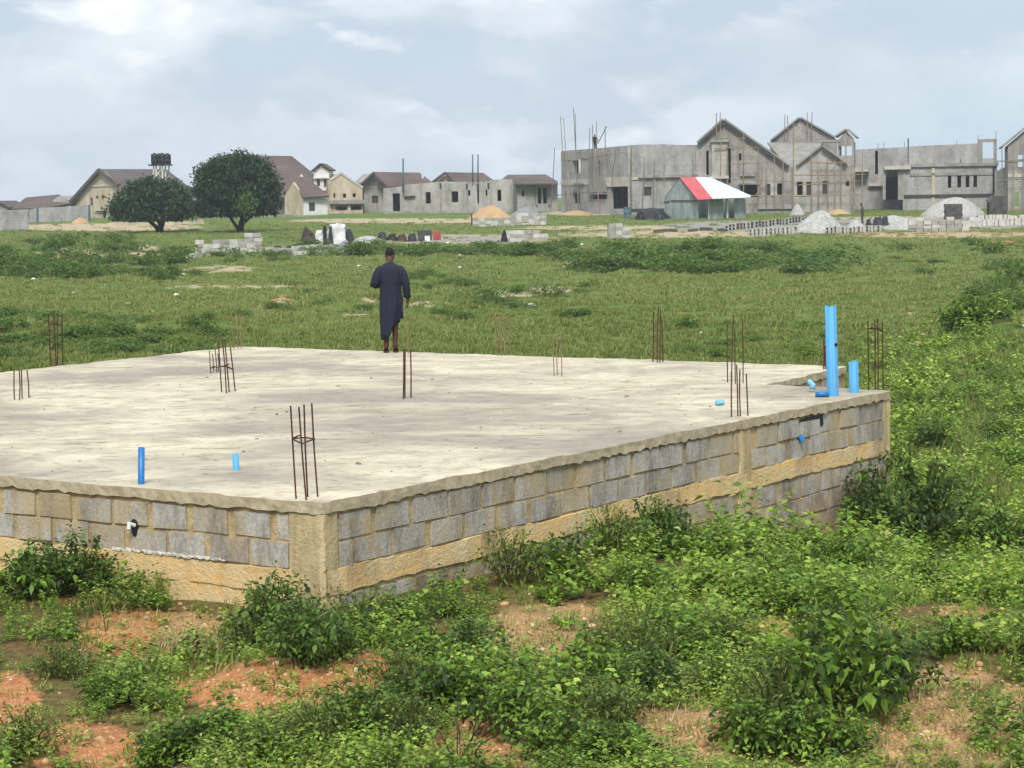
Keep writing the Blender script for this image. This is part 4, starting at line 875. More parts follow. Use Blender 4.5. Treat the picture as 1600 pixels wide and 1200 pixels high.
# ------------------------------------------------------------------ heaps
def heap(px, d, wpx, hpx, mat, name, label, cat, depth=1., skew=0., peak=1.6, seed=0, group=None):
    c = gd(px, d); rx = wpx * d / F_PX / 2; ry = rx * depth; h = hpx * d / F_PX; r_ = np.random.default_rng(seed); V = []; Fc = []; nr, na = 16, 44
    ph = r_.uniform(0, 6.28, 6)
    for i in range(nr + 1):
        t = i / nr
        for k in range(na):
            a = 2 * math.pi * k / na; w = 1 + .08 * math.sin(2 * a + ph[0]) + .05 * math.sin(5 * a + ph[1]) + .03 * math.sin(9 * a + ph[2])
            x, y = rx * t * w * math.cos(a) + skew * rx * (1 - t), ry * t * w * math.sin(a)
            z = h * ((1 - t ** peak) ** 1.15) * (1 + .06 * math.sin(7 * a + ph[3]) * t) + r_.normal() * h * .018
            if i == nr: z = -.4
            V.append((x, y, z))
    for i in range(nr):
        for k in range(na): Fc.append((i * na + k, (i + 1) * na + k, (i + 1) * na + (k + 1) % na, i * na + (k + 1) % na))
    o = mesh_obj(name, V, Fc, MAT[mat], None, True); o.location = tuple(c); tag(o, label, cat, group); return o
heap(767, 214, 76, 23, 'sand', 'sand_heap', 'big orange sand heap in front of the roofless bungalow', 'sand heap', seed=1)
heap(822, 226, 54, 15, 'gravel', 'gravel_heap', 'blue grey gravel heap right behind the orange sand heap', 'gravel heap', seed=2)
heap(575, 145, 66, 18, 'palegravel', 'gravel_heap', 'pale flat gravel heap beside the white tarpaulin', 'gravel heap', peak=2.4, seed=3)
heap(1278, 160, 92, 33, 'palegravel', 'gravel_heap', 'tall white gravel heap between the rows of drying blocks', 'gravel heap', seed=4, skew=.12)
heap(1337, 168, 36, 14, 'palegravel', 'gravel_heap', 'small pale gravel heap right of the tall white heap', 'gravel heap', seed=5)
heap(1488, 200, 100, 29, 'palegravel', 'gravel_heap', 'wide pale gravel heap with a dark block stack in front of it', 'gravel heap', peak=1.9, seed=6, skew=.1)
heap(1246, 212, 26, 18, 'palegravel', 'rubble_heap', 'small whitish rubble heap at the foot of the gabled mansion', 'rubble heap', seed=7)
heap(1310, 214, 40, 8, 'sand', 'sand_heap', 'low tan sand heap under the mansion scaffold', 'sand heap', seed=8)
heap(125, 225, 30, 9, 'sand', 'sand_heap', 'small orange sand heap against the grey wall on the left', 'sand heap', seed=9)
heap(1018, 206, 62, 17, 'black', 'rubbish_heap', 'dark rubbish heap left of the zinc shed', 'rubbish heap', peak=2.2, seed=10)
heap(1395, 182, 60, 12, 'palegravel', 'gravel_heap', 'low pale heap behind the dark drums', 'gravel heap', seed=12)
heap(1418, 165, 86, 19, 'palegravel', 'rubble_heap', 'pale rubble heap at the left end of the wide broken stack', 'rubble heap', seed=15, peak=1.3)
heap(1520, 172, 60, 13, 'palegravel', 'gravel_heap', 'low pale heap at the right end of the wide broken stack', 'gravel heap', seed=16)
heap(900, 232, 60, 6, 'sand', 'sand_heap', 'low spread of building sand in front of the two storey shell', 'sand heap', seed=13)
heap(540, 147, 26, 8, 'gravel', 'gravel_heap', 'small dark grey gravel cone under the white tarpaulin', 'gravel heap', seed=14)
# ------------------------------------------------------------------ sandcrete blocks, every block its own object
def block_mesh(name, mats, l=.52, w=.26, h=.26, wob=.004):
    mb = MB(); t = .035
    for (x0, x1, y0, y1) in ((-l / 2, l / 2, -w / 2, -w / 2 + t), (-l / 2, l / 2, w / 2 - t, w / 2), (-l / 2, -l / 2 + t, -w / 2 + t, w / 2 - t), (l / 2 - t, l / 2, -w / 2 + t, w / 2 - t), (-t / 2, t / 2, -w / 2 + t, w / 2 - t)):
        mb.abox(x0, x1, y0, y1, 0, h)
    mb.abox(-l / 2 + t, l / 2 - t, -w / 2 + t, w / 2 - t, .02, .07, 1)  # core floor in a dark colour, imitating the shade inside the hollows
    me = bpy.data.meshes.new(name); me.from_pydata(mb.V, [], mb.F)
    for m in mats: me.materials.append(m)
    me.polygons.foreach_set('material_index', mb.M); return me
BM = [block_mesh('concrete_block', [MAT['hollow'], MAT['hollowdark']]), block_mesh('concrete_block', [MAT['hollowlight'], MAT['hollowdark']]), block_mesh('concrete_block', [MAT['hollowdark'], MAT['hollowdark']])]
NBLK = [0]
def block(p, rz, k, label, group, tilt=0.):
    o = bpy.data.objects.new('concrete_block', BM[k]); COL.objects.link(o); o.location = tuple(p); o.rotation_euler = (tilt, 0, rz); tag(o, label, 'concrete block', group); NBLK[0] += 1; return o
def stack(px, d, nx, nz, label, group, rz=0., kinds=(0, 0, 1), ends=False, ragged_=0., step=None):
    """a standing stack, long sides to the viewer (or ends)"""
    c = gd(px, d); u = np.array([math.cos(rz), math.sin(rz), 0]); w = step or (.27 if ends else .53)
    for i in range(nx):
        top = nz - (rng.integers(0, 2) if rng.random() < ragged_ else 0)
        for j in range(top):
            p = c + u * ((i - (nx - 1) / 2) * w + (j % 2) * .04 + rng.normal() * .012) + np.array([0, rng.normal() * .02, j * .265])
            block(p, rz + (math.pi / 2 if ends else 0) + rng.normal() * .03, int(rng.choice(kinds)), label, group)
stack(352, 135, 7, 4, 'pale block in the big left stack below the taller tree', 'blocks in the big left stack', .06, (0, 1, 1), ragged_=.2)
stack(396, 136, 2, 5, 'pale block in the raised right end of the big left stack', 'blocks in the raised end of the left stack', .06, (0, 0, 1))
stack(311, 132, 3, 1, 'block in the low step at the left foot of the big stack', 'blocks at the foot of the left stack', .05, (1, 1, 0))
stack(772, 190, 7, 3, 'grey block in the stack below the orange sand heap', 'blocks below the sand heap', .02, (0, 0, 1))
stack(830, 191, 5, 4, 'grey block in the taller stack below the gravel heap', 'blocks below the gravel heap', .02, (0, 0, 1))
stack(820, 152, 6, 3, 'grey block in the nearer stack beside the black sack', 'blocks in the nearer middle stack', .02, (0, 0, 1), ragged_=.2)
stack(966, 154, 3, 4, 'grey block in the small lone pile left of the shed path', 'blocks in the lone pile', .35, (0, 0, 1), ragged_=.5)
stack(1489, 190, 3, 5, 'dark block in the square stack before the grey gravel heap', 'dark blocks before the gravel heap', .0, (2, 2, 2))
stack(1559, 198, 3, 7, 'dark block in the tall stack near the right border', 'dark blocks near the right border', .0, (2, 2, 2))
stack(1466, 158, 8, 4, 'pale block in the wide broken stack on the right', 'pale blocks in the broken stack', .05, (1, 0, 0), ragged_=.8, step=.56)
def row(x0, d0, x1, d1, n, label, group, k=1, up=True):
    a, b_ = gd(x0, d0), gd(x1, d1); rz = math.atan2(b_[1] - a[1], b_[0] - a[0])
    for i in range(n):
        p = a + (b_ - a) * (i / (n - 1)); p = p + rng.normal(size=3) * np.array([.03, .03, 0]); p[2] = float(ground(p[0], p[1])) - .02
        o = block(p, rz, k if not hasattr(k, '__len__') else int(rng.choice(k)), label, group)
        if up: o.location.z += .26; o.location.x += .11; o.rotation_euler = (0, -math.pi / 2, rz + rng.normal() * .06)   # stood on end, hollows along the row
        else: o.rotation_euler = (0, 0, rz + rng.normal() * .06)
row(1027, 166, 1130, 166, 20, 'dark block drying on the ground in front of the shed', 'blocks drying in front of the shed', (2, 2, 0), False); row(1134, 167, 1258, 188, 24, 'block in the rising row right of the shed doorways', 'blocks right of the shed', (1, 0))
row(1172, 155, 1262, 160, 15, 'white block in the nearest row below the tall white heap', 'white blocks below the white heap', 1); row(1292, 155, 1372, 160, 14, 'white block in the row below the small pale heap', 'white blocks below the small heap', 1)
row(1508, 168, 1605, 168, 17, 'white block in the front row at the right border', 'white blocks in the front right row', 1); row(1530, 182, 1605, 182, 14, 'white block in the rear row at the right border', 'white blocks in the rear right row', 1)
row(445, 134, 556, 136, 13, 'pale block in the front row on the grey yard', 'blocks in the front left row', (1, 0), False); row(420, 139, 520, 145, 11, 'pale block in the middle row on the grey yard', 'blocks in the middle left row', (1, 0), False); row(432, 145, 512, 152, 9, 'grey block in the back row on the grey yard', 'blocks in the back left row', (0, 0, 2), False)
# ------------------------------------------------------------------ tarpaulins, sacks, drums, barrel
def cloth(px, d, wpx, hpx, mat, name, label, cat, seed=0, lean=0., prof=None, dep=.9):
    """a draped lump: cloth hanging over a support, open folds at the bottom"""
    c = gd(px, d); W, H = wpx * d / F_PX, hpx * d / F_PX; r_ = np.random.default_rng(seed); V = []; Fc = []; nu, nv = 28, 12; prof = prof or [(0, .55), (.3, .95), (.7, 1.), (1, .6)]
    for j in range(nv + 1):
        t = j / nv
        for i in range(nu):
            a = 2 * math.pi * i / nu; fold = 1 + .10 * math.sin(6 * a + seed) * (t) + .07 * math.sin(11 * a + 2 * seed) * t
            xr = (.35 + .65 * t ** .7) * fold; x = W / 2 * xr * math.cos(a); y = W / 2 * dep * xr * math.sin(a)
            top = np.interp(.5 + x / W, [q[0] for q in prof], [q[1] for q in prof]) * H
            z = top * (1 - t ** 2.2) + r_.normal() * .015 - .12 * (t == 1)
            V.append((x + lean * z + .05 * W * math.sin(9 * t + 3 * a + seed), y + .05 * W * math.sin(7 * t + 2 * a), z + .07 * H * math.sin(4 * a + 5 * t + seed) * (t < 1)))
    for j in range(nv):
        for i in range(nu): Fc.append((j * nu + i, (j + 1) * nu + i, (j + 1) * nu + (i + 1) % nu, j * nu + (i + 1) % nu))
    Fc.append(tuple(range(nu))); o = mesh_obj(name, V, Fc, MAT[mat], None, True); o.location = tuple(c); tag(o, label, cat); return o
cloth(528, 150, 40, 31, 'tarpwhite', 'tarpaulin', 'big white tarpaulin draped over goods beside the gravel heap', 'tarpaulin', 1, prof=[(0, .9), (.5, 1), (1, .85)])
cloth(499, 151, 18, 24, 'tarpwhite', 'tarpaulin', 'small white sheet hanging left of the upright dark bundles', 'tarpaulin', 2)
cloth(483, 149, 25, 29, 'brownsack', 'sacking_heap', 'brown sacking heap at the left end of the tarpaulins', 'sacking', 3, prof=[(0, .7), (.35, 1), (.6, .7), (1, .5)])
cloth(549, 148, 15, 24, 'tarpdark', 'tarpaulin', 'black sheet at the right end of the white tarpaulin', 'tarpaulin', 4, lean=-.2)
for x, hh, l in ((508, 31, 'left'), (517, 30, 'right')):
    cloth(x, 149, 7, hh, 'tarpdark' if l == 'right' else 'darkcloth', 'upright_bundle', {'left': 'slim dark upright bundle left of the white tarpaulin', 'right': 'slim black upright bundle touching the white tarpaulin'}[l], 'bundle', 5 + x, prof=[(0, .95), (.5, 1), (1, .95)])
for i, (x, w, hh, mt, lb) in enumerate(((597, 17, 12, 'tarpdark', 'dark grey sack with a white flap right of the flat gravel heap'), (613, 16, 9, 'black', 'low black sack left of the dark sack row'), (628, 17, 11, 'brownsack', 'brown grey sack in the middle of the sack row'), (644, 16, 12, 'tarpdark', 'dark sack next to the black board'), (1372, 18, 14, 'tarpdark', 'dark grey covered pile between the pale heaps on the right'), (1383, 12, 15, 'tarpdark', 'dark rounded bundle at the right end of the covered pile'), (1357, 9, 10, 'black', 'small black bundle left of the covered pile'), (788, 10, 18, 'black', 'black sack leaning on the nearer middle block stack'), (1000, 14, 13, 'black', 'black bag at the left of the rubbish heap'), (1030, 16, 12, 'tarpdark', 'dark bag at the right of the rubbish heap'))):
    cloth(x, 156 if x < 700 else (150 if x < 900 else (203 if x < 1100 else 175)), w, hh, mt, 'sack', lb, 'sack', 20 + i)
def board(px, d, wpx, hpx, mat, label, tilt=.25, name='board'):
    c = gd(px, d); W, H = wpx * d / F_PX, hpx * d / F_PX; mb = MB(); mb.abox(-W / 2, W / 2, -.02, .02, 0, H); mb.abox(-W / 2 + .1, -W / 2 + .16, .021, .06, 0, H); mb.abox(W / 2 - .16, W / 2 - .1, .021, .06, 0, H)
    o = mb.build(name, [MAT[mat]]); o.location = tuple(c); o.rotation_euler = (-tilt, 0, .1); tag(o, label, 'board'); return o
board(664, 155, 22, 17, 'tarpdark', 'black board leaning beside the faded red panel'); board(683, 154, 12, 14, 'redpanel', 'faded red panel leaning at the end of the sack row'); board(668, 153, 8, 10, 'white', 'small white board in front of the black one', .5)
mb = MB(); c = gd(980, 214); pr = [(.3, 0), (.32, .05), (.3, .1), (.3, .45), (.33, .5), (.3, .55), (.3, .9), (.32, .95), (.26, .96)]
mb.tube([(0, 0, h_ * 1.1) for _, h_ in pr], [q[0] * 1.15 for q in pr], 16); o = mb.build('barrel', [MAT['farblue']], None, True); o.location = tuple(c); tag(o, 'blue grey barrel at the corner of the two storey shell', 'barrel')
mb = MB(); mb.tube([(0, 0, -.3), (.02, 0, 1.0), (0, 0, 2.0)], [.07, .06, .05], 6); o = mb.build('timber_post', [MAT['bark']]); o.location = tuple(gd(737, 192)); o.scale.z = .55; tag(o, 'short dark post at the left end of the middle block stack', 'post')
# ------------------------------------------------------------------ people
def person(name, label, px, d, height, pose, clothes, z=None, robe=False, yaw=0.):
    root = empty(name, (0, 0, 0), yaw); tag(root, label, 'person'); k = height / 1.76
    p = pose; J = []; E_ = []; R = []
    def add(co, r, par=None):
        J.append(tuple(np.array(co) * k)); R.append(r * k); i = len(J) - 1
        if par is not None: E_.append((par, i))
        return i
    pel = add((0, 0, .95), .13); sp = add((0, .01, 1.14), .115, pel); ch = add((0, .01, 1.33), .135, sp); nk0 = add((0, .02, 1.46), .07, ch); nk = add((0, .055, 1.54), .055, nk0)
    hd = add((0, .10, 1.62), .082, nk); ht = add((0, .125, 1.70), .075, hd); add((0, .215, 1.615), .016, hd)          # nose
    jaw = add((0, .16, 1.56), .045, hd)
    for s in (-1, 1): add((s * .088, .09, 1.625), .014, hd)        # ears
    for s, leg, arm in ((-1, p['legL'], p['armL']), (1, p['legR'], p['armR'])):
        h_ = add((s * .09, 0, .90), .10, pel); kn = add(leg[0], .062, h_); an = add(leg[1], .042, kn); hl = add((leg[1][0], leg[1][1] - .03, .045), .04, an); to = add((leg[1][0] + s * .02, leg[1][1] + .15, .03), .034, an)
        sh_ = add((s * .18, .01, 1.41), .062, ch); el = add(arm[0], .046, sh_); wr = add(arm[1], .032, el); hv = np.array(arm[2]); pa = add(tuple(np.array(arm[1]) + hv * .075), .034, wr)
        pr_ = np.cross(hv, arm[3]); base = np.array(arm[1]) + hv * .08; fw_ = np.array(arm[3], float)
        for q, (o_, l) in enumerate(((-.027, .075), (-.009, .088), (.009, .082), (.026, .062))):
            b1 = add(tuple(base + pr_ * o_ + hv * .02), .010, pa); b2 = add(tuple(base + pr_ * o_ + hv * (.02 + l * .55) + fw_ * .006), .0085, b1); add(tuple(base + pr_ * o_ + hv * (.02 + l) + fw_ * .03), .007, b2)
        t1 = add(tuple(np.array(arm[1]) + hv * .04 - pr_ * .03 * 1 + fw_ * .01), .012, wr); add(tuple(np.array(arm[1]) + hv * .085 - pr_ * .05 + fw_ * .025), .009, t1)
    me = bpy.data.meshes.new('body'); me.from_pydata(J, E_, []); me.materials.append(MAT['skin'])
    o = bpy.data.objects.new('body', me); COL.objects.link(o); o.parent = root
    sk = o.modifiers.new('skin', 'SKIN'); sk.use_smooth_shade = True
    for i, r in enumerate(R): me.skin_vertices[0].data[i].radius = (r, r); me.skin_vertices[0].data[i].use_root = (i == 0)
    ss = o.modifiers.new('sub', 'SUBSURF'); ss.levels = ss.render_levels = 1
    # hair cap
    hb = bmesh.new(); bmesh.ops.create_icosphere(hb, subdivisions=3, radius=1.)
    for v in list(hb.verts):
        if v.co.z < -.62 or (v.co.y > .55 and v.co.z < .15): hb.verts.remove(v)
    for v in hb.verts: v.co = Vector((v.co.x * .082, v.co.y * .096, v.co.z * .100)) * k * (1 + rng.normal() * .008)
    hm_ = bpy.data.meshes.new('hair'); hb.to_mesh(hm_); hb.free(); hm_.materials.append(MAT['hair']); ho_ = bpy.data.objects.new('hair', hm_); COL.objects.link(ho_); ho_.parent = root
    ho_.location = Vector((0, .112, 1.665)) * k; ho_.rotation_euler = (math.radians(-14), 0, 0)
    # garment
    def loft(rings, n=36, folds=0., seed=0, m='robe', nm='robe', hem=None):
        V = []; Fc = []
        for j, (cx, cy, cz, rx, ry) in enumerate(rings):
            t = j / (len(rings) - 1)
            for i in range(n):
                a = 2 * math.pi * i / n; f = 1 + folds * t * (math.sin(5 * a + seed + 2 * t) * .6 + .4 * math.sin(9 * a + 2 * seed + 3 * t)) + .012 * math.sin(14 * t + 3 * a)
                z_ = cz + (hem(math.cos(a), math.sin(a), t) if hem else 0)
                V.append(((cx + rx * f * math.cos(a)) * k, (cy + ry * f * math.sin(a)) * k, z_ * k))
        for j in range(len(rings) - 1):
            for i in range(n): Fc.append((j * n + i, j * n + (i + 1) % n, (j + 1) * n + (i + 1) % n, (j + 1) * n + i))
        return V, Fc
    def sleeve(pts, rs, n=14):
        mbs = MB(); pp = []; rr_ = []
        for i in range(len(pts) - 1):
            for q in range(5):
                t = q / 5; pp.append((np.array(pts[i]) * (1 - t) + np.array(pts[i + 1]) * t) * k); rr_.append((rs[i] * (1 - t) + rs[i + 1] * t) * k * (1 + .05 * math.sin(q * 2.4 + i * 3)))
        pp.append(np.array(pts[-1]) * k); rr_.append(rs[-1] * k); mbs.tube(pp, rr_, n, cap=False); return mbs
    def cloth_obj(nm, Vs, Fs, m):
        V = []; Fc = []
        for v, f in zip(Vs, Fs): b = len(V); V += [tuple(q) for q in v]; Fc += [tuple(b + i for i in g) for g in f]
        o_ = mesh_obj(nm, V, Fc, MAT[m], root, True); sd_ = o_.modifiers.new('th', 'SOLIDIFY'); sd_.thickness = .006; return o_
    aL, aR = p['armL'], p['armR']
    sl = sleeve([(-.09, .01, 1.40), (-.165, .01, 1.385), (-.215, .0, 1.31), aL[0], aL[1]], [.06, .083, .08, .072, .058]); sr = sleeve([(.09, .01, 1.40), (.165, .01, 1.385), (.215, .0, 1.31), aR[0], aR[1]], [.06, .083, .08, .072, .058])
    if robe:
        hem = lambda c, s_, t: (-.29 * max(0, (t - .62) / .38) * (1 / (1 + math.exp((c - .12) * 7))) * 1.0 + .0)
        V, Fc = loft([(0, .055, 1.53, .058, .06), (0, .045, 1.50, .068, .068), (0, .025, 1.48, .10, .082), (0, .01, 1.455, .155, .10), (0, .01, 1.415, .198, .115), (0, .01, 1.34, .212, .128), (0, .01, 1.2, .195, .128), (0, 0, 1.06, .185, .125), (0, -.01, .95, .188, .14), (0, -.01, .84, .192, .15), (.0, 0, .72, .19, .152), (-.005, 0, .62, .182, .15), (-.01, .0, .56, .172, .145), (-.015, 0, .50, .16, .138)], 48, .13, 1.3, hem=hem)
        V = [(v[0] * .94, v[1], v[2]) for v in V]
        cloth_obj('robe', [V, sl.V, sr.V], [Fc, sl.F, sr.F], 'robe')
        # loose side flap ending at the knee
        fl = []; 
        for j in range(9):
            for i in range(6): t = j / 8; fl.append(((.12 + .075 * i / 5 + .01 * math.sin(j) + .02 * t) * k, (-.07 + .05 * math.sin(i * 1.3)) * k, (.98 - .40 * t - .02 * (i % 2) * t) * k))
        cloth_obj('robe_flap', [fl], [[(j * 6 + i, j * 6 + i + 1, j * 6 + i + 7, j * 6 + i + 6) for j in range(8) for i in range(5)]], 'robe')
        ph = MB(); h0_ = (np.array(aL[1]) + np.array(aL[2]) * .13) * k; ph.abox(h0_[0] - .035, h0_[0] + .035, h0_[1] - .004, h0_[1] + .006, h0_[2] - .03, h0_[2] + .11)
    else:
        V, Fc = loft([(0, .045, 1.52, .06, .062), (0, .02, 1.48, .09, .08), (0, .01, 1.45, .15, .10), (0, .01, 1.41, .20, .115), (0, .01, 1.2, .175, .12), (0, 0, .95, .18, .13), (0, 0, .86, .185, .135)], 24, .05, 2.); cloth_obj('shirt', [V, sl.V, sr.V], [Fc, sl.F, sr.F], clothes[0])
        Vs = []; Fs = []
        for s, leg in ((-1, p['legL']), (1, p['legR'])):
            t_ = sleeve([(s * .085, 0, .95), (s * .09, 0, .80), leg[0], (leg[1][0], leg[1][1], .12)], [.11, .105, .085, .07]); Vs.append(t_.V); Fs.append(t_.F)
        cloth_obj('trousers', Vs, Fs, clothes[1])
    for s, leg in ((-1, p['legL']), (1, p['legR'])):
        mb = MB(); cx, cy = leg[1][0] + s * .008, leg[1][1]; out_ = [(-.035, -.09), (.035, -.09), (.042, .0), (.05, .12), (.03, .19), (-.03, .19), (-.048, .12), (-.04, 0)]
        b_ = [(np.array([cx + a, cy + c_, 0.0])) * k for a, c_ in out_]; t_ = [q + np.array([0, 0, .022 * k]) for q in b_]
        mb.V = [tuple(q) for q in b_ + t_]; mb.F = [tuple(range(7, -1, -1)), tuple(range(8, 16))] + [(i, (i + 1) % 8, 8 + (i + 1) % 8, 8 + i) for i in range(8)]; mb.M = [0] * 10
        mb.tube([np.array([cx - .05, cy + .07, .02]) * k, np.array([cx, cy + .08, .068]) * k, np.array([cx + .05, cy + .07, .02]) * k], .009 * k, 6); mb.build('sandal', [MAT['sandal']], root)
    return root
stand = dict(legL=((-.095, .02, .5), (-.085, -.01, .085)), legR=((.095, .02, .5), (.09, -.01, .085)),
             armL=((-.27, -.01, 1.15), (-.24, .03, .92), (-.05, .1, -1.), (1., 0, 0)), armR=((.27, -.01, 1.15), (.26, .03, .92), (.05, .1, -1.), (-1., 0, 0)))
man = dict(legL=((-.085, .0, .5), (-.085, -.02, .085)), legR=((.07, .03, .5), (.062, .0, .085)),
           armL=((-.27, -.03, 1.15), (-.22, .19, 1.13), (.35, .9, .15), (.7, -.3, .2)), armR=((.262, -.03, 1.15), (.285, .0, .92), (.06, .12, -1.), (-1., .1, 0)))
pz = at(612, 551, ZT)
mn = person('person', 'man in a long navy robe standing with his back turned on the slab, head bowed', 612, pz[1], 1.76, man, None, robe=True, yaw=math.radians(3)); mn.location = (pz[0], pz[1], ZT + .012)
q = atd(931, 232, 231); wz = wl_.uv(931, 232)[1]
w2p = person('person', 'distant worker in dark clothes standing on top of the two storey shell among the poles', 931, 231, 1.62, stand, ('darkcloth', 'darkcloth')); w2p.location = (q[0], q[1] + 2.2, wz - .10)
for px, d, hh, lb, cl in ((1347.5, 178, 1.72, 'distant worker in grey brown clothes standing right of the small pale gravel heap', ('greycloth', 'greycloth')), (1544, 197, 1.6, 'distant worker in black clothes standing beside the tall dark block stack', ('darkcloth', 'darkcloth'))):
    o = person('person', lb, px, d, hh, stand, cl, yaw=1.2); o.location = tuple(gd(px, d))
# ------------------------------------------------------------------ plants
MAT['leaf_bright'] = leafmat('bright_weed_leaf', [lin(46, 70, 24, .6), lin(94, 126, 42, 1.), lin(128, 156, 56, 1.1), lin(168, 180, 86, 1.1)])  # first tone of weed and bush leaves darkened to imitate shaded crevices
MAT['leaf_mid'] = leafmat('weed_leaf', [lin(54, 70, 30, .65), lin(96, 116, 48, 1.02), lin(128, 142, 64, 1.1), lin(172, 170, 98, 1.1)])
MAT['leaf_dark'] = leafmat('dark_shrub_leaf', [lin(46, 68, 28, .62), lin(80, 108, 44, .95), lin(106, 134, 56, 1.), lin(148, 162, 82, 1.)])
MAT['leaf_scrub'] = leafmat('field_scrub_leaf', [lin(60, 88, 38, .85), lin(84, 114, 48, .95), lin(106, 132, 58, 1.), lin(136, 152, 78, 1.)])
MAT['leaf_tree'] = leafmat('mango_leaf', [lin(26, 46, 30, .7), lin(38, 62, 38, .74), lin(50, 76, 44, .78), lin(72, 98, 56, .84)], .15)
MAT['leaf_new'] = leafmat('young_mango_leaf', [lin(80, 116, 50, .8), lin(100, 136, 58, .8)], .2)
MAT['grass'] = leafmat('field_grass', [lin(74, 96, 42, .74), lin(102, 118, 56, .82), lin(126, 136, 72, .86), lin(156, 154, 96, .86)], .3, .7)
MAT['drygrass'] = leafmat('dry_grass', [lin(186, 162, 112, .62), lin(206, 186, 138, .64), lin(150, 120, 80, .6)], .2, .8)
def norm(v): return v / (np.linalg.norm(v, axis=-1, keepdims=True) + 1e-9)
def leaves(base, dr, ln, wd, r, droop=.25, up=None):
    """folded pointed leaves: 6 vertices, 4 triangles each"""
    n = len(base); dr = norm(dr); side = norm(np.cross(dr, norm(np.array([0, 0, 1.]) + r.normal(size=(n, 3)) * .45))); nm = np.cross(side, dr)
    ln = ln[:, None]; wd = wd[:, None]; z = np.array([0, 0, 1.])
    mid = base + dr * ln * .5 - nm * wd * .12; tip = base + dr * ln - z * ln * droop
    l = base + dr * ln * .42 + side * wd * .5 + nm * wd * .12 - z * ln * droop * .2; rr_ = base + dr * ln * .42 - side * wd * .5 + nm * wd * .12 - z * ln * droop * .2
    V = np.stack([base, l, mid, rr_, tip], 1).reshape(-1, 3); k = np.arange(n)[:, None] * 5
    T = np.concatenate([k + [[0, 2, 1]], k + [[0, 3, 2]], k + [[1, 2, 4]], k + [[2, 3, 4]]]); return V, T
def weed(seed, h=.45, spread=.28, stems=7, ll=.065, lw=.036, per=20, lean=.7, top=.25, bush=False):
    r = np.random.default_rng(seed); B, D, Ln, W = [], [], [], []; st = MB()
    for s in range(stems):
        a = r.uniform(0, 6.28); e = r.uniform(.1, lean); hh = h * r.uniform(.6, 1.1); p0 = np.array([math.cos(a), math.sin(a), 0]) * spread * r.uniform(0, .35)
        dv = np.array([math.cos(a) * math.sin(e), math.sin(a) * math.sin(e), math.cos(e)]); p1 = p0 + dv * hh * .55; p2 = p1 + norm(dv + np.array([0, 0, .3]) + r.normal(size=3) * .2) * hh * .5
        st.tube([p0 - np.array([0, 0, .06]), p1, p2], [.006, .004, .002], 4, cap=False)
        for q in range(per):
            t = top + (1 - top) * (q + r.uniform()) / per; c = p0 + (p1 - p0) * (t / .55) if t < .55 else p1 + (p2 - p1) * ((t - .55) / .45)
            if bush and q % 2: c = c + r.normal(size=3) * spread * .28
            b = q * 2.4 + r.uniform(-.5, .5); B.append(c + r.normal(size=3) * .008); D.append((math.cos(b), math.sin(b), r.uniform(-.25, .75))); sz = r.uniform(.65, 1.2) * (1.1 - .35 * t); Ln.append(ll * sz); W.append(lw * sz)
    V, T = leaves(np.array(B), np.array(D, float), np.array(Ln), np.array(W), r); return V, T, st
def clump(seed, h=.8, rad=.6, n=500, ll=.09, lw=.05):
    """bushy mound for shrubs farther off: many short sprays on an uneven dome"""
    r = np.random.default_rng(seed); k = r.integers(6, 10); cs = np.stack([r.normal(size=k) * rad * .42, r.normal(size=k) * rad * .42, r.uniform(.25, .8, k) * h], -1); rs = r.uniform(.28, .5, k) * min(h, rad)
    i = r.integers(0, k, n); d = norm(r.normal(size=(n, 3)) + np.array([0, 0, .35])); q = r.uniform(.55, 1.1, n)[:, None]
    B = cs[i] + d * rs[i][:, None] * q * np.array([1.15, 1.15, 1.]); B[:, 2] = np.maximum(B[:, 2], .02)
    V, T = leaves(B, d + r.normal(size=(n, 3)) * .7, ll * r.uniform(.6, 1.3, n), lw * r.uniform(.6, 1.3, n), r); st = MB()
    for c in cs: st.tube([(c[0] * .2, c[1] * .2, -.1), c * .6, c], [.02, .014, .006], 4, cap=False)
    return V, T, st
def tuft(seed, n=34, h=.22, spread=.2, w=.012, lean=.9):
    r = np.random.default_rng(seed); a = r.uniform(0, 6.28, n); rad = spread * np.sqrt(r.uniform(size=n)); b = np.stack([np.cos(a) * rad, np.sin(a) * rad, np.full(n, -.02)], -1)
    a2 = r.uniform(0, 6.28, n); e = np.abs(r.normal(size=n)) * lean * .6; hh = h * r.uniform(.45, 1.15, n); t = b + np.stack([np.cos(a2) * np.sin(e), np.sin(a2) * np.sin(e), np.cos(e)], -1) * hh[:, None]
    m = (b + t) / 2 + np.array([0, 0, .12]) * hh[:, None]; s = np.stack([-np.sin(a2 + .5), np.cos(a2 + .5), 0 * a2], -1) * w
    V = np.stack([b - s, b + s, m + s * .8, m - s * .8, t], 1).reshape(-1, 3); k = np.arange(n)[:, None] * 5
    return V, np.concatenate([k + [[0, 1, 2]], k + [[0, 2, 3]], k + [[3, 2, 4]]]), MB()
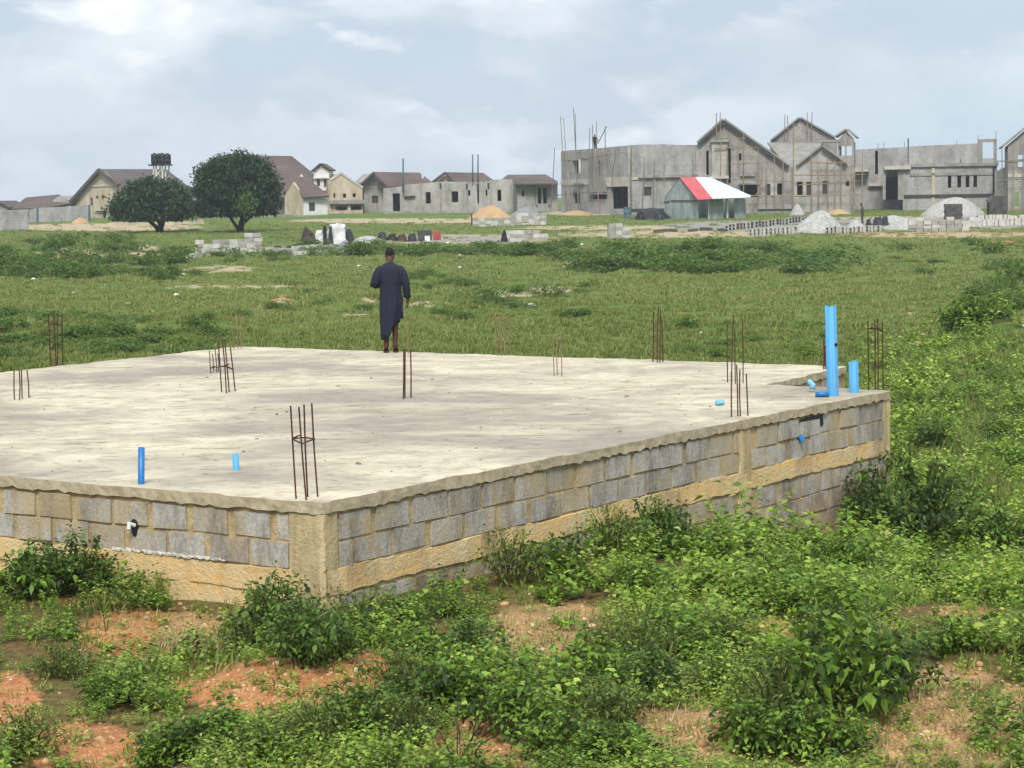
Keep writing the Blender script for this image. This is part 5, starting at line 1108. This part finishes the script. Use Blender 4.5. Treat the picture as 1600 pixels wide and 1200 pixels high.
def scatter(name, protos, pts, scale, mats, tint, zs=None, kind='stuff', pick=None, squash=None):
    """many small plants nobody could count, merged into one mesh"""
    Vs, Ts, Ms, Ti = [], [], [], []; off = 0; pick = rng.integers(0, len(protos), len(pts)) if pick is None else pick
    for i, p in enumerate(pts):
        V, T = protos[pick[i]][:2]; a = rng.uniform(0, 6.28); c, s = math.cos(a), math.sin(a); W = V * scale[i]
        if squash is not None: W = W * np.array([1, 1, squash[i]])
        X = np.stack([W[:, 0] * c - W[:, 1] * s + p[0], W[:, 0] * s + W[:, 1] * c + p[1], W[:, 2] + p[2]], -1)
        Vs.append(X.astype(np.float32)); Ts.append(T + off); off += len(V); Ti.append(np.full(len(V), tint[i], np.float32)); Ms.append(np.full(len(T), protos[pick[i]][3] if len(protos[pick[i]]) > 3 else 0, np.int32))
    o = np_mesh(name, np.concatenate(Vs), np.concatenate(Ts), mats, np.concatenate(Ms), np.concatenate(Ti)); o['kind'] = kind; return o
def inside_slab(x, y, pad=0.):
    c = np.array(OUT).mean(0); poly = c + (np.array(OUT) - c) * 1.0; n = len(poly); x = np.asarray(x); y = np.asarray(y); ins = np.zeros(x.shape, bool); j = n - 1
    for i in range(n):
        xi, yi = poly[i]; xj, yj = poly[j]; cnd = ((yi > y) != (yj > y)) & (x < (xj - xi) * (y - yi) / (yj - yi + 1e-12) + xi); ins ^= cnd; j = i
    return ins
def fieldpts(n, d0, d1, pw=1.0, half=.27):
    u = rng.uniform(size=n); d = (d0 ** (1 - pw) + u * (d1 ** (1 - pw) - d0 ** (1 - pw))) ** (1 / (1 - pw)) if pw != 1 else d0 * (d1 / d0) ** u
    x = rng.uniform(-half, half, n) * d; k = ~inside_slab(x, d); x, d = x[k], d[k]; return np.stack([x, d, ground(x, d)], -1)
# ---- field grass behind the slab
TP = [tuft(100 + i) for i in range(5)] + [tuft(120, 30, .34, .16, .012, .6), tuft(121, 26, .14, .26, .014, 1.2)]
# d^-? more tufts nearby where blades can be told apart
P = fieldpts(36000, 29, 225, 1.35); px, py = proj(P); pt = patches(px, py); bare = np.maximum(np.maximum(pt[0], pt[1]), pt[2])
keep = (rng.uniform(size=len(P)) > bare * 1.05 - .1) & (px > -60) & (px < 1660); P = P[keep]; px, py = px[keep], py[keep]
sc = np.interp(P[:, 1], [29, 60, 110, 150], [.9, 1.05, 1.5, 1.9]) * rng.uniform(.6, 1.3, len(P))
tn = np.clip(.5 + .35 * _vnoise(P[:, 0], P[:, 1], 14, 11) + .25 * _vnoise(P[:, 0], P[:, 1], 3., 12) + rng.normal(size=len(P)) * .1 + np.interp(P[:, 1], [30, 55, 85, 150], [-.10, -.08, .24, .26]), 0, 1)
scatter('field_grass', TP, P, sc, [MAT['grass']], tn, squash=np.interp(P[:, 1], [29, 45, 70, 110, 150], [.9, .65, .45, .32, .28]))
# ---- undergrowth close by: broad leaved weeds and grass between them
WP = [weed(200 + i, .34, .26, 7, .062, .036, 19) + (0,) for i in range(5)] + [weed(210 + i, .28, .24, 8, .05, .024, 20, .9) + (1,) for i in range(4)] + [tuft(220 + i, 40, .17, .2, .006, 1.3) + (1,) for i in range(3)] + [weed(230 + i, .24, .3, 8, .068, .048, 13, 1.2) + (0,) for i in range(3)]
P = fieldpts(8200, 12.6, 62, 1.25, .262); px, py = proj(P); pt = patches(px, py); bare = np.maximum(pt[0], pt[1])
dn = _vnoise(P[:, 0], P[:, 1], 2.2, 21) + .6 * _vnoise(P[:, 0], P[:, 1], .9, 22)
lush = np.clip((px - 620) / 500, 0, 1) * np.clip((1060 - py) / 160, 0, 1)             # the thicket on the right of the slab
keep = (rng.uniform(size=len(P)) > bare * 1.12) & ((dn > -.22) | (rng.uniform(size=len(P)) < .34 + .45 * lush)) & ~((P[:, 1] > 34) & (px < 1330))
tw_ = (P[:, :2] - A) @ np.array([uab[1], -uab[0]]); sw_ = (P[:, :2] - A) @ uab
keep &= ~((tw_ > 0) & (tw_ < np.where(sw_ > 5.0, 1.1, .35)) & (sw_ > -.2) & (sw_ < 12))
P = P[keep]; dn = dn[keep]; lush = lush[keep]; px = px[keep]
pk = np.where(rng.uniform(size=len(P)) < .30 + .45 * lush, rng.choice([0, 1, 2, 3, 4, 12, 13, 14], len(P)), rng.choice([5, 6, 7, 8, 9, 10, 11, 12], len(P)))
hn = _vnoise(P[:, 0], P[:, 1], 1.7, 31) + .7 * _vnoise(P[:, 0], P[:, 1], 4.2, 32)
sc = rng.uniform(.55, 1.2, len(P)) * (.75 + .35 * lush) * np.clip(1 + 1.1 * hn, .4, 2.1) * np.interp(P[:, 1], [13, 30, 60], [.95, 1.1, 1.4])
tn = np.clip(.40 + .55 * _vnoise(P[:, 0], P[:, 1], 3.1, 33) + .35 * _vnoise(P[:, 0], P[:, 1], 1.1, 34) + .12 * lush + rng.normal(size=len(P)) * .2, 0, 1)
scatter('undergrowth', WP, P, sc, [MAT['leaf_bright'], MAT['leaf_mid']], tn, pick=pk)
SP = [weed(260 + i, .12, .16, 5, .04, .022, 9, 1.3) + (0,) for i in range(3)] + [tuft(270 + i, 22, .10, .12, .005, 1.5) + (1,) for i in range(2)]
pts = []
for (cx, cy, rx, ry, a, s_, g__) in PATCH[:20]:
    for _ in range(int(rx * ry / 170)): pts.append(gp(cx + rng.uniform(-1.2, 1.2) * rx, min(1215, cy + rng.uniform(-1.2, 1.2) * ry)))
Q = np.array(pts); Q = Q[~inside_slab(Q[:, 0], Q[:, 1])]
scatter('sparse_weeds', SP, Q, rng.uniform(.5, 1.4, len(Q)), [MAT['leaf_bright'], MAT['leaf_mid']], rng.uniform(.2, .9, len(Q)))
# dry straw on the bare patches
DP = [tuft(300 + i, 30, .11, .2, .004, 2.4) for i in range(3)]; pts = []
for (cx, cy, rx, ry, n) in ((835, 985, 60, 35, 45), (297, 1008, 22, 16, 60), (560, 1110, 200, 60, 20), (1430, 1150, 200, 60, 45), (240, 1010, 120, 60, 25), (1075, 1150, 100, 60, 16), (600, 1180, 300, 30, 20), (1000, 1000, 400, 120, 60)):
    for _ in range(n): pts.append(gp(cx + rng.normal() * rx * .6, min(1215, cy + rng.normal() * ry * .6)))
P = np.array(pts); P = P[~inside_slab(P[:, 0], P[:, 1])]; scatter('dry_grass', DP, P, rng.uniform(.6, 1.2, len(P)), [MAT['drygrass']], rng.uniform(size=len(P)))
# pebbles and clods on the bare soil
def peb(seed, n=8):
    r = np.random.default_rng(seed); b = bmesh.new(); bmesh.ops.create_icosphere(b, subdivisions=1, radius=.5)
    for v in b.verts: v.co = Vector((v.co.x * 1.2, v.co.y, v.co.z * .7)) * (1 + r.normal() * .16)
    V = np.array([v.co[:] for v in b.verts]); T = np.array([[v.index for v in f.verts] for f in b.faces]); b.free(); return V, T
pts = []
for (cx, cy, rx, ry, a, s_, g__) in PATCH[:20]:
    for _ in range(int(rx * ry / 8)): pts.append(gp(cx + rng.normal() * rx * .55, min(1215, cy + rng.normal() * ry * .55)))
P = np.array(pts); P = P[~inside_slab(P[:, 0], P[:, 1])]
MAT['clod'] = leafmat('soil_clod', [lin(154, 108, 72, .62), lin(192, 144, 100, .64), lin(208, 170, 122, .66), lin(226, 204, 164, .7)], 0., .95)
scatter('soil_clods', [peb(i) for i in range(5)], P, np.exp(rng.normal(size=len(P)) * .6) * .016, [MAT['clod']], rng.uniform(size=len(P)))
# crumbs of mortar and grit lying on the slab
P = np.stack([rng.uniform(0, 1, 420), rng.uniform(0, 1, 420)], -1); P = A + (FL - A) * P[:, :1] + (B - A) * 1.2 * P[:, 1:]; P = P[inside_slab(P[:, 0], P[:, 1])]; P = np.column_stack([P, np.full(len(P), ZT + .008)])
MAT['grit'] = leafmat('mortar_crumb', [lin(120, 104, 82, .6), lin(170, 154, 126, .62), lin(214, 202, 172, .7)], 0., .95)
scatter('mortar_grit', [peb(20 + i) for i in range(4)], P, np.exp(rng.normal(size=len(P)) * .6) * .013, [MAT['grit']], rng.uniform(size=len(P)))
# ---- individual shrubs
def plant_obj(name, proto, mat, parts=True):
    V, T, st = proto[:3]
    if not parts:
        me = np_mesh(name, V, T, [MAT[mat]], link=False); return me
    root = empty(name); f = np_mesh('foliage', V, T, [MAT[mat]]); f.parent = root; s = st.build('stems', [MAT['stem']], root); return root
SHR = [plant_obj('shrub', clump(400 + i, .62, .85, 700, .13, .07), 'leaf_scrub', False) for i in range(6)] + [plant_obj('shrub', clump(420 + i, .6, .8, 620, .14, .07), 'leaf_bright', False) for i in range(3)]
def shrubs(rect, n, size, kinds, label, group, hfac=1.):
    x0, y0, x1, y1 = rect
    for i in range(n):
        p = gp(rng.uniform(x0, x1), rng.uniform(y0, y1)); 
        if inside_slab(np.array([p[0]]), np.array([p[1]]))[0]: continue
        s = size * rng.uniform(.55, 1.35); o = bpy.data.objects.new('shrub', SHR[int(rng.choice(kinds))]); COL.objects.link(o); o.location = (p[0], p[1], p[2] - .05); o.rotation_euler = (0, 0, rng.uniform(0, 6.28)); o.scale = (s, s, s * hfac * rng.uniform(.5, 1.05)); tag(o, label, 'shrub', group)
Dk, Md, Br = (0, 1, 2, 3), (0, 2, 4, 5), (5, 6, 7, 8)
shrubs((0, 385, 310, 436), 42, 1.25, (0, 1, 2, 4, 5), 'shrub on the overgrown rubble bank below the spreading tree', 'shrubs on the left rubble bank')
shrubs((40, 372, 200, 382), 9, 1.0, (0, 1, 2, 3), 'shrub in the row along the back of the rubble bank', 'shrubs behind the rubble bank', .8)
shrubs((300, 394, 480, 410), 9, 1.2, Md, 'shrub in front of the big left block stack', 'shrubs before the block stack', .8)
shrubs((470, 386, 890, 402), 34, 1.35, (0, 1, 2, 3, 5), 'shrub in the green band below the sacks and middle block stacks', 'shrubs below the block stacks', .8)
shrubs((890, 384, 1300, 428), 62, 1.6, Md, 'shrub in the green belt below the zinc shed', 'shrubs below the shed', .65)
shrubs((1300, 378, 1600, 398), 12, .9, Br, 'small shrub on the brown strip below the right block rows', 'shrubs below the right rows', .8)
shrubs((1300, 395, 1600, 430), 8, .7, Md, 'small shrub in the open grass on the far right', 'shrubs in the right grass', .7)
shrubs((-10, 488, 380, 560), 42, .85, (0, 4, 5, 2, 5), 'weedy shrub in the tall green strip behind the left part of the slab', 'shrubs behind the left of the slab', .8)
shrubs((640, 428, 930, 500), 22, .75, Dk, 'dark shrub among the sandy humps right of the standing man', 'shrubs among the sandy humps', .8)
shrubs((430, 440, 590, 500), 10, .6, Md, 'low shrub among the humps left of the standing man', 'shrubs left of the man', .7)
shrubs((1490, 452, 1600, 512), 20, 1.0, Br, 'bright shrub on the bank at the right border', 'shrubs on the right bank', .9)
shrubs((1520, 440, 1600, 462), 4, 1.0, (0, 1), 'loose dark shrub on top of the right bank', 'dark shrubs on the right bank', 1.3)
shrubs((1060, 500, 1300, 560), 14, .6, Br, 'green weed clump behind the right part of the slab', 'weeds behind the right of the slab', .8)
# nearer bushes with stems of their own
def bushy(seed, h, rad, stems, n, ll, lw):
    """leafy bush: leaning stems, each ending in uneven sprays; gaps between the sprays"""
    r = np.random.default_rng(seed); st = MB(); B, D = [], []
    for s in range(stems):
        a = 2.4 * s + r.uniform(-.4, .4); q = math.sqrt((s + .5) / stems); tip = np.array([math.cos(a) * rad * q, math.sin(a) * rad * q, h * (1.05 - .55 * q * q) * r.uniform(.75, 1.1)]); p0 = tip * np.array([.15, .15, 0]); mid = p0 + (tip - p0) * np.array([.4, .4, .6])
        st.tube([p0 - np.array([0, 0, .08]), mid, tip], [.008, .006, .002], 4, cap=False)
        k = n // stems; t = r.beta(2.2, 1.2, k); c = np.where(t[:, None] < .5, p0 + (mid - p0) * t[:, None] * 2, mid + (tip - mid) * (t[:, None] * 2 - 1)); sp_ = (.05 + .5 * rad / math.sqrt(stems)) * (1.1 - .5 * t)
        d = norm(r.normal(size=(k, 3)) + np.array([0, 0, .2])); B.append(c + d * (sp_ * r.uniform(.2, 1.25, k))[:, None]); D.append(d + r.normal(size=(k, 3)) * .5 + np.array([0, 0, -.1]))
    B = np.concatenate(B); D = np.concatenate(D); B[:, 2] = np.maximum(B[:, 2], .015); z = r.uniform(.6, 1.25, len(B))
    V, T = leaves(B, D, ll * z, lw * z, r, .35); return V, T, st
BU = [plant_obj('bush', bushy(500 + i, .6, .42, 18, 1500, .056, .033), 'leaf_dark') for i in range(2)] + [plant_obj('bush', bushy(510 + i, .48, .42, 14, 950, .064, .040), 'leaf_bright') for i in range(3)] + [plant_obj('bush', bushy(520 + i, .5, .38, 16, 1200, .042, .020), 'leaf_mid') for i in range(2)]
used = set()
def bush(px, py, s, k, label, group=None, hz=1., p=None):
    o = BU[k] if k not in used else dup(BU[k]); used.add(k); p = gp(px, py) if p is None else p
    o.location = (p[0], p[1], p[2] - .02); o.rotation_euler = (0, 0, rng.uniform(0, 6.28)); o.scale = (s, s, s * hz); tag(o, label, 'bush', group); return o
def byB(sb, so):
    q = B + uab * sb + np.array([uab[1], -uab[0]]) * so; return np.array([q[0], q[1], float(ground(q[0], q[1]))])
WP_ = {'big dark bush at the far right corner of the foundation': byB(-.35, .55), 'dark bush hiding the far end of the right wall': byB(-1.35, .40), 'bright bush right of the big corner bush': byB(.1, 1.5)}
for (px, py, s, k, l, hz) in (
 (105, 930, 1.2, 0, 'dense dark bush against the left end of the foundation wall', .8), (165, 925, 1.05, 1, 'dark bush in front of the hole in the left wall', .75), (45, 935, 1.1, 4, 'bright bush at the left border below the wall', .9),
 (430, 1005, 1.1, 0, 'dark leggy bush just left of the near corner post', .9), (480, 1035, 1.05, 1, 'dark bush at the foot of the near corner post', .8), (375, 1020, .8, 6, 'small dull bush left of the corner bushes', .8),
 (560, 1005, 1.15, 5, 'feathery bush just right of the near corner post', .9), (625, 985, .8, 3, 'mid green bush below the first low wall blocks', .8), (700, 965, .7, 6, 'feathery low bush along the right wall', .8), (515, 1030, .7, 3, 'glossy bush in front of the near corner', .8),
 (800, 915, 1.0, 5, 'upright feathery bush covering the ring beam of the right wall', 1.15), (870, 905, .95, 2, 'bush hiding the wall base below the middle of the right wall', 1.), (960, 880, 1.05, 5, 'tall weed bush rising to the ring beam left of the middle post', 1.2), (1030, 870, 1., 0, 'dark bush left of the middle post of the right wall', 1.05), (1090, 868, .8, 2, 'bush left beside the middle wall post', .8),
 (1225, 818, .9, 3, 'bright bush at the wall base right of the middle post', .8), (1290, 800, .9, 2, 'spreading bush below the far part of the right wall', .8),
 (1385, 800, 1.75, 0, 'big dark bush at the far right corner of the foundation', 1.2), (1350, 790, 1.4, 1, 'dark bush hiding the far end of the right wall', 1.2), (1430, 795, 1.2, 4, 'bright bush right of the big corner bush', 1.),
 (1300, 1120, 1.35, 3, 'large leafy bush in the right foreground', 1.15), (1370, 1095, 1.15, 0, 'round dark bush beside the large foreground bush', .9), (1215, 1135, 1.15, 6, 'feathery bush left of the large foreground bush', 1.), (1180, 1180, .9, 3, 'bright bush at the bottom border before the large foreground bush', .9), (1280, 1185, .9, 2, 'leafy bush at the bottom border right of centre', .9),
 (690, 1110, 1.0, 3, 'bright round bush in the middle foreground', .9), (620, 1090, .85, 5, 'feathery pale bush left of the middle foreground bush', 1.), (760, 1075, .8, 2, 'bush behind the middle foreground bush', .8), (930, 1070, .95, 4, 'bright bush right of the dry straw hump', .9), (880, 1110, .8, 6, 'dull feathery bush below the dry straw hump', .9), (1000, 1040, .9, 5, 'feathery bush in the centre right foreground', 1.),
 (560, 1140, .9, 2, 'leafy bush below the near corner beside the orange mound', .8), (640, 1165, .9, 6, 'dull feathery bush at the bottom border left of centre', .9), (810, 1150, .95, 3, 'bright bush low in the middle foreground', .85), (880, 1185, .9, 4, 'bright leafy bush at the bottom border below the centre', .8), (960, 1140, .9, 5, 'feathery bush left of the sandy path', .9), (970, 1195, .8, 2, 'leafy weed at the bottom border beside the sandy path', .8), (160, 1095, .6, 3, 'small bright weed at the left of the lower soil', .8), (1010, 1090, .8, 1, 'dark bush above the sandy path', .8), (1120, 1080, .7, 6, 'dull bush right above the sandy path', .9), (740, 1030, .8, 1, 'dark bush left of the dry straw hump', .7), (660, 1035, .8, 2, 'leafy bush below the feathery wall bushes', .8), (1110, 950, .9, 4, 'bright leafy bush in the thicket below the middle post', .8), (1200, 920, .95, 5, 'feathery bush in the thicket above the red soil patch', .9), (1320, 900, 1., 3, 'bright bush in the thicket below the corner bush', .8), (1000, 930, .85, 3, 'bright bush beside the tan stone', .8),
 (205, 1090, .75, 4, 'bright leafy weed between the two lower left soil patches', .7), (95, 1060, .7, 6, 'dull weed bush at the left border', .9), (40, 1180, .8, 5, 'feathery weed in the bottom left corner', .9), (330, 1180, .85, 3, 'bright weed bush below the orange soil mound', .8), (420, 1190, .8, 6, 'dull weed bush at the bottom border below the orange mound', .8), (500, 1170, .9, 5, 'feathery weed right below the orange mound', .9), (260, 1195, .7, 2, 'leafy weed at the bottom left', .8),
 (1050, 1010, .8, 2, 'leafy bush left of the red soil patch', .8), (1130, 1010, .7, 5, 'feathery bush touching the red soil patch', .9), (1290, 1010, .8, 0, 'dark small bush right of the red soil patch', .8), (1480, 1020, .8, 4, 'bright bush in front of the right border thicket', .8), (1450, 920, .9, 3, 'bright bush in the right thicket', .8), (1540, 900, .9, 2, 'leafy bush near the right border', .9), (1520, 800, 1., 4, 'tall bright bush in the thicket right of the slab', .9), (1460, 700, 1.1, 0, 'dark bush beyond the big corner bush', .9), (1560, 690, 1.1, 3, 'bright bush far up the right border', .9), (1480, 640, 1.1, 2, 'bush on the rise beyond the slab corner', .9), (1430, 600, 1.1, 4, 'bright bush just beyond the far right bars', .9), (1560, 600, 1.1, 6, 'dull bush at the right border beyond the slab', .9)):
    bush(px, py, s, k, l, None, hz, WP_.get(l))
# bare twigs at the bottom edge
tw = MB(); r = np.random.default_rng(5)
for i in range(10):
    a = r.uniform(-1, 1); p0 = np.array([r.normal() * .05, r.normal() * .05, -.05]); p1 = p0 + np.array([a * .3, r.normal() * .1, r.uniform(.3, .45)]); p2 = p1 + np.array([a * .35, r.normal() * .15, r.uniform(.1, .3)]); tw.tube([p0, p1, p2], [.006, .005, .002], 5)
    for _ in range(2): q = p1 + (p2 - p1) * r.uniform(.1, .8); tw.tube([q, q + r.normal(size=3) * .1 + np.array([0, 0, .08])], [.003, .0015], 4)
o = tw.build('dry_shrub', [MAT['bark']]); o.scale = (.75, .75, .75); o.location = tuple(gp(715, 1205)); tag(o, 'leafless twiggy shrub at the bottom border centre', 'shrub')
# dry stump of roots and stones
st_ = heap(297, float(gp(297, 1020)[1]), 74, 22, 'straw', 'straw_clump', 'pale dry straw clump on the soil left of the near corner', 'straw clump', seed=31, peak=1.4)
for v in st_.data.vertices: v.co = v.co + Vector(rng.normal(size=3) * .022)
def stone(px, py, wpx, mat, name, label, cat, group=None, flat=.55):
    p = gp(px, py); s = wpx * p[1] / F_PX; V, T = peb(int(px)); V = V * s * np.array([1, 1, flat / .7]); V = V + np.random.default_rng(int(py)).normal(size=V.shape) * s * .06; o = mesh_obj(name, V, T, MAT[mat]); o.location = (p[0], p[1], p[2] + s * flat * .25); tag(o, label, cat, group); return o
for px, py, w, l in ((390, 1052, 10, 'pale stone on top of the orange soil mound'), (347, 1082, 9, 'pale stone on the left flank of the orange mound'), (345, 968, 16, 'pale stone at the foot of the left wall'), (120, 985, 12, 'pale stone on the upper left soil patch'), (150, 1165, 12, 'pale stone on the bottom left soil patch'), (228, 968, 14, 'pale stone in the middle of the reddish soil'), (1052, 938, 22, 'tan stone poking out of the weeds right of centre'), (1010, 955, 12, 'small stone left of the tan stone'), (1490, 1062, 26, 'flat pale stone in the right foreground'), (1390, 1090, 18, 'pale stone beside the round foreground bush'), (1140, 1125, 22, 'pale stone on the sandy path'), (5, 855, 22, 'pale stone at the left border below the wall'), (560, 1020, 12, 'pale stone behind the corner bushes')):
    stone(px, py, w, 'stone', 'stone', l, 'stone')
for px, py, w in ((338, 1025, 12), (1338, 985, 9), (1330, 938, 8)): stone(px, py, w, 'litter', 'litter_scrap', {338: 'white plastic scrap beside the dry straw clump', 1338: 'white scrap right of the red soil patch', 1330: 'white scrap in the right hand weeds'}[px], 'litter', None, .5)
for px, py, w in ((1422, 492, 9), (1435, 538, 12), (1494, 528, 9), (1531, 616, 14), (1498, 552, 8), (1096, 520, 5), (857, 487, 10), (830, 478, 12), (200, 475, 9), (115, 458, 6), (220, 519, 6), (562, 416, 7), (655, 412, 7), (718, 418, 6), (652, 417, 6), (290, 424, 9), (285, 430, 8), (68, 437, 8), (52, 437, 8), (138, 417, 9), (115, 425, 14), (60, 398, 10), (85, 398, 12), (100, 392, 12), (78, 407, 9), (275, 462, 8), (330, 427, 8), (720, 400, 8), (910, 383, 6), (635, 386, 8), (700, 380, 8), (1600, 510, 12)):
    stone(px, py, w, 'litter' if rng.random() < .6 else 'stone', 'litter_scrap', 'pale scrap lying in the far grass', 'litter', 'pale scraps scattered in the far grass', .5)
# ---- mango trees
def tree(label, px, d, lobes, trunk, name='mango_tree', n=18000, seed=1):
    root = empty(name, tuple(gd(px, d))); tag(root, label, 'tree'); r = np.random.default_rng(seed); base = gd(px, d)
    L = [(np.array([(lx - px) * d / F_PX, r.uniform(-.5, .5), atd(lx, ly, d)[2] - base[2]]), rx * d / F_PX, ry * d / F_PX) for lx, ly, rx, ry in lobes]
    w = np.array([a * b for _, a, b in L]); w = w / w.sum(); V_, T_ = [], []; off = 0
    # leaf clusters on small sub-clumps spread over each lobe
    nc = n // 30; i = r.choice(len(L), nc, p=w); cd_ = norm(r.normal(size=(nc, 3)))
    rad = np.where(r.uniform(size=nc) < .75, r.uniform(.80, 1.04, nc), r.uniform(.2, .8, nc))
    C_ = np.array([L[k][0] + cd_[j] * rad[j] * np.array([L[k][1], L[k][1] * .9, L[k][2]]) for j, k in enumerate(i)])
    B = np.repeat(C_, 30, 0) + r.normal(size=(nc * 30, 3)) * np.array([.22, .22, .17]) * 1.15; D = np.repeat(cd_, 30, 0) * .6 + r.normal(size=(nc * 30, 3)) * .8 + np.array([0, 0, -.15])
    zmin = trunk['z']; B[:, 2] = np.maximum(B[:, 2], zmin + np.abs(r.normal(size=len(B))) * .15)
    V, T = leaves(B, D, r.uniform(.24, .44, len(B)), r.uniform(.12, .20, len(B)), r); o = np_mesh('crown', V, T, [MAT['leaf_tree']], tint=np.repeat(np.repeat(r.uniform(size=nc), 30), 5)); o.parent = root
    mb = MB()
    for pts, rs in trunk['limbs']: mb.tube([np.array([(x - px) * d / F_PX, y_, atd(x, yy, d)[2] - base[2]]) for x, yy, y_ in pts], [q * d / F_PX for q in rs], 8)
    mb.build('trunk', [MAT['bark']], root, True); return root, base
t1, bs = tree('low wide spreading mango tree with a forked trunk, left of the taller tree', 248, 188, [(240, 318, 56, 34), (205, 322, 32, 24), (272, 318, 28, 28), (240, 304, 40, 26), (255, 328, 40, 16), (286, 328, 16, 18), (190, 330, 18, 14), (222, 300, 26, 18), (268, 298, 24, 18)],
 dict(z=float(atd(248, 341, 188)[2] - gd(248, 188)[2]), limbs=[([(250, 368, 0), (251, 356, 0), (255, 344, .1), (265, 326, .3)], [6.5, 5, 4, 2]), ([(250, 362, 0), (243, 353, -.1), (232, 343, -.2), (215, 328, -.4)], [4, 3.2, 2.6, 1.5]), ([(251, 356, 0), (247, 346, .3), (240, 322, .5)], [3, 2.4, 1.4])]), seed=1)
t2, bs = tree('tall round dense mango tree in front of the chocolate roofed house', 376, 184, [(372, 290, 62, 45), (340, 292, 36, 38), (405, 290, 32, 40), (372, 262, 44, 24), (345, 272, 30, 24), (398, 268, 26, 24), (412, 318, 24, 22), (330, 322, 26, 20), (365, 325, 48, 16), (322, 318, 16, 22), (425, 300, 12, 22)],
 dict(z=float(atd(376, 334, 184)[2] - gd(376, 184)[2]), limbs=[([(375, 366, 0), (376, 356, 0), (379, 345, 0), (386, 320, .2)], [5.5, 5, 4.5, 2.5]), ([(374, 360, 0), (368, 351, -.1), (361, 340, -.2), (350, 322, -.3)], [3.4, 2.6, 2.2, 1.4]), ([(377, 352, 0), (392, 338, .4), (404, 318, .6)], [3, 2, 1.2])]), n=27000, seed=2)
r = np.random.default_rng(9); k = 420; c0 = np.array([(391 - 376) * 184 / F_PX, -3.15, atd(391, 315, 184)[2] - bs[2]]); B = c0 + r.normal(size=(k, 3)) * np.array([.42, .25, .5]); V, T = leaves(B, r.normal(size=(k, 3)), r.uniform(.2, .36, k), r.uniform(.09, .14, k), r); yo = np_mesh('new_foliage', V, T, [MAT['leaf_new']]); yo.parent = t2; yo['label'] = 'patch of fresh lighter green leaves low on the right side'
print('blocks', NBLK[0])
# ------------------------------------------------------------------ sky and light
W = bpy.data.worlds.new('World'); S.world = W; W.use_nodes = True; W.node_tree.nodes.clear(); T = NT(W.node_tree)
SUN_EL, SUN_AZ = math.radians(47), math.radians(184)      # azimuth measured from +Y (view direction) clockwise
sky = T.n('ShaderNodeTexSky', sky_type='NISHITA', sun_disc=False, sun_elevation=SUN_EL, sun_rotation=SUN_AZ, air_density=1.2, dust_density=2., ozone_density=1.)
dirv = T.n('ShaderNodeNewGeometry').outputs['Incoming']
dv = T.n('ShaderNodeVectorMath', {0: dirv, 1: (-1, -1, -1)}, operation='MULTIPLY').outputs[0]
sp = T.n('ShaderNodeSeparateXYZ', {0: dv})
def cl(sx, sz, off): return T.n('ShaderNodeMapping', {'Vector': dv, 'Scale': (sx, sx, sz), 'Location': off}).outputs[0]
n1 = T.noise(cl(8, 19, (3.1, 0, 1.7)), 1., 7, .52, dist=.15)
n2 = T.noise(cl(15, 30, (1.3, 4, .6)), 1., 7, .55, dist=.2)
n3 = T.noise(cl(4, 11, (8.3, 2, 5.)), 1., 5, .5)
c = T.mix(T.ramp(n1, [(.44, 0), (.56, 1)]), lin(180, 194, 210, 1.), lin(216, 223, 230, 1.))
c = T.mix(T.ramp(n2, [(.52, 0), (.63, .95)]), c, lin(240, 242, 244, 1.))
c = T.mix(T.ramp(n3, [(.50, 0), (.68, .75)]), c, lin(174, 188, 205, 1.))
hz = T.ramp(sp.outputs[2], [(0, 1), (.035, .55), (.09, 0)])
c = T.mix(T.math('MULTIPLY', hz, .65), c, lin(198, 214, 228, 1.))
rt = T.math('MULTIPLY', T.ramp(sp.outputs[0], [(.06, 0), (.22, .8)]), T.ramp(sp.outputs[2], [(0, 1), (.07, 0)]))
c = T.mix(rt, c, lin(172, 202, 220, 1.))
skyc = T.n('ShaderNodeVectorMath', {0: sky.outputs[0], 1: (.1, .1, .1)}, operation='MULTIPLY').outputs[0]
c = T.mix(.12, c, skyc)
zen = T.math('ADD', T.math('MULTIPLY', T.math('MAXIMUM', sp.outputs[2], 0.), .85), .90)
c = T.n('ShaderNodeVectorMath', {0: c, 3: zen}, operation='SCALE')
bg = T.n('ShaderNodeBackground', {'Strength': 1.0}); W.node_tree.links.new(c.outputs[0], bg.inputs[0])
out = T.n('ShaderNodeOutputWorld'); W.node_tree.links.new(bg.outputs[0], out.inputs[0])
ld = bpy.data.lights.new('sun', 'SUN'); ld.energy = 3.1; ld.angle = math.radians(16); ld.color = (1, .96, .88)
lo = bpy.data.objects.new('sun', ld); COL.objects.link(lo)
sd_ = Vector((math.sin(SUN_AZ) * math.cos(SUN_EL), math.cos(SUN_AZ) * math.cos(SUN_EL), math.sin(SUN_EL)))
lo.rotation_euler = sd_.to_track_quat('Z', 'Y').to_euler(); lo.location = (0, 0, 60)
# thin air between here and the far houses
hz_ = MB(); hz_.abox(-1520, 1520, -1520, 1520, -2.2, 17.)
hm = bpy.data.materials.new('thin_haze'); hm.use_nodes = True; hm.node_tree.nodes.clear(); T2 = NT(hm.node_tree); ho = T2.n('ShaderNodeOutputMaterial')
pv = T2.n('ShaderNodeVolumePrincipled', {'Color': (.80, .86, .92, 1), 'Density': .0003}); hm.node_tree.links.new(pv.outputs[0], ho.inputs['Volume'])
hobj = hz_.build('haze', [hm]); hobj['kind'] = 'stuff'
S.cycles.volume_bounces = 0
S.render.film_transparent = False; S.cycles.max_bounces = 6; S.cycles.diffuse_bounces = 3; S.cycles.glossy_bounces = 2; S.cycles.transmission_bounces = 4
S.cycles.use_denoising = True
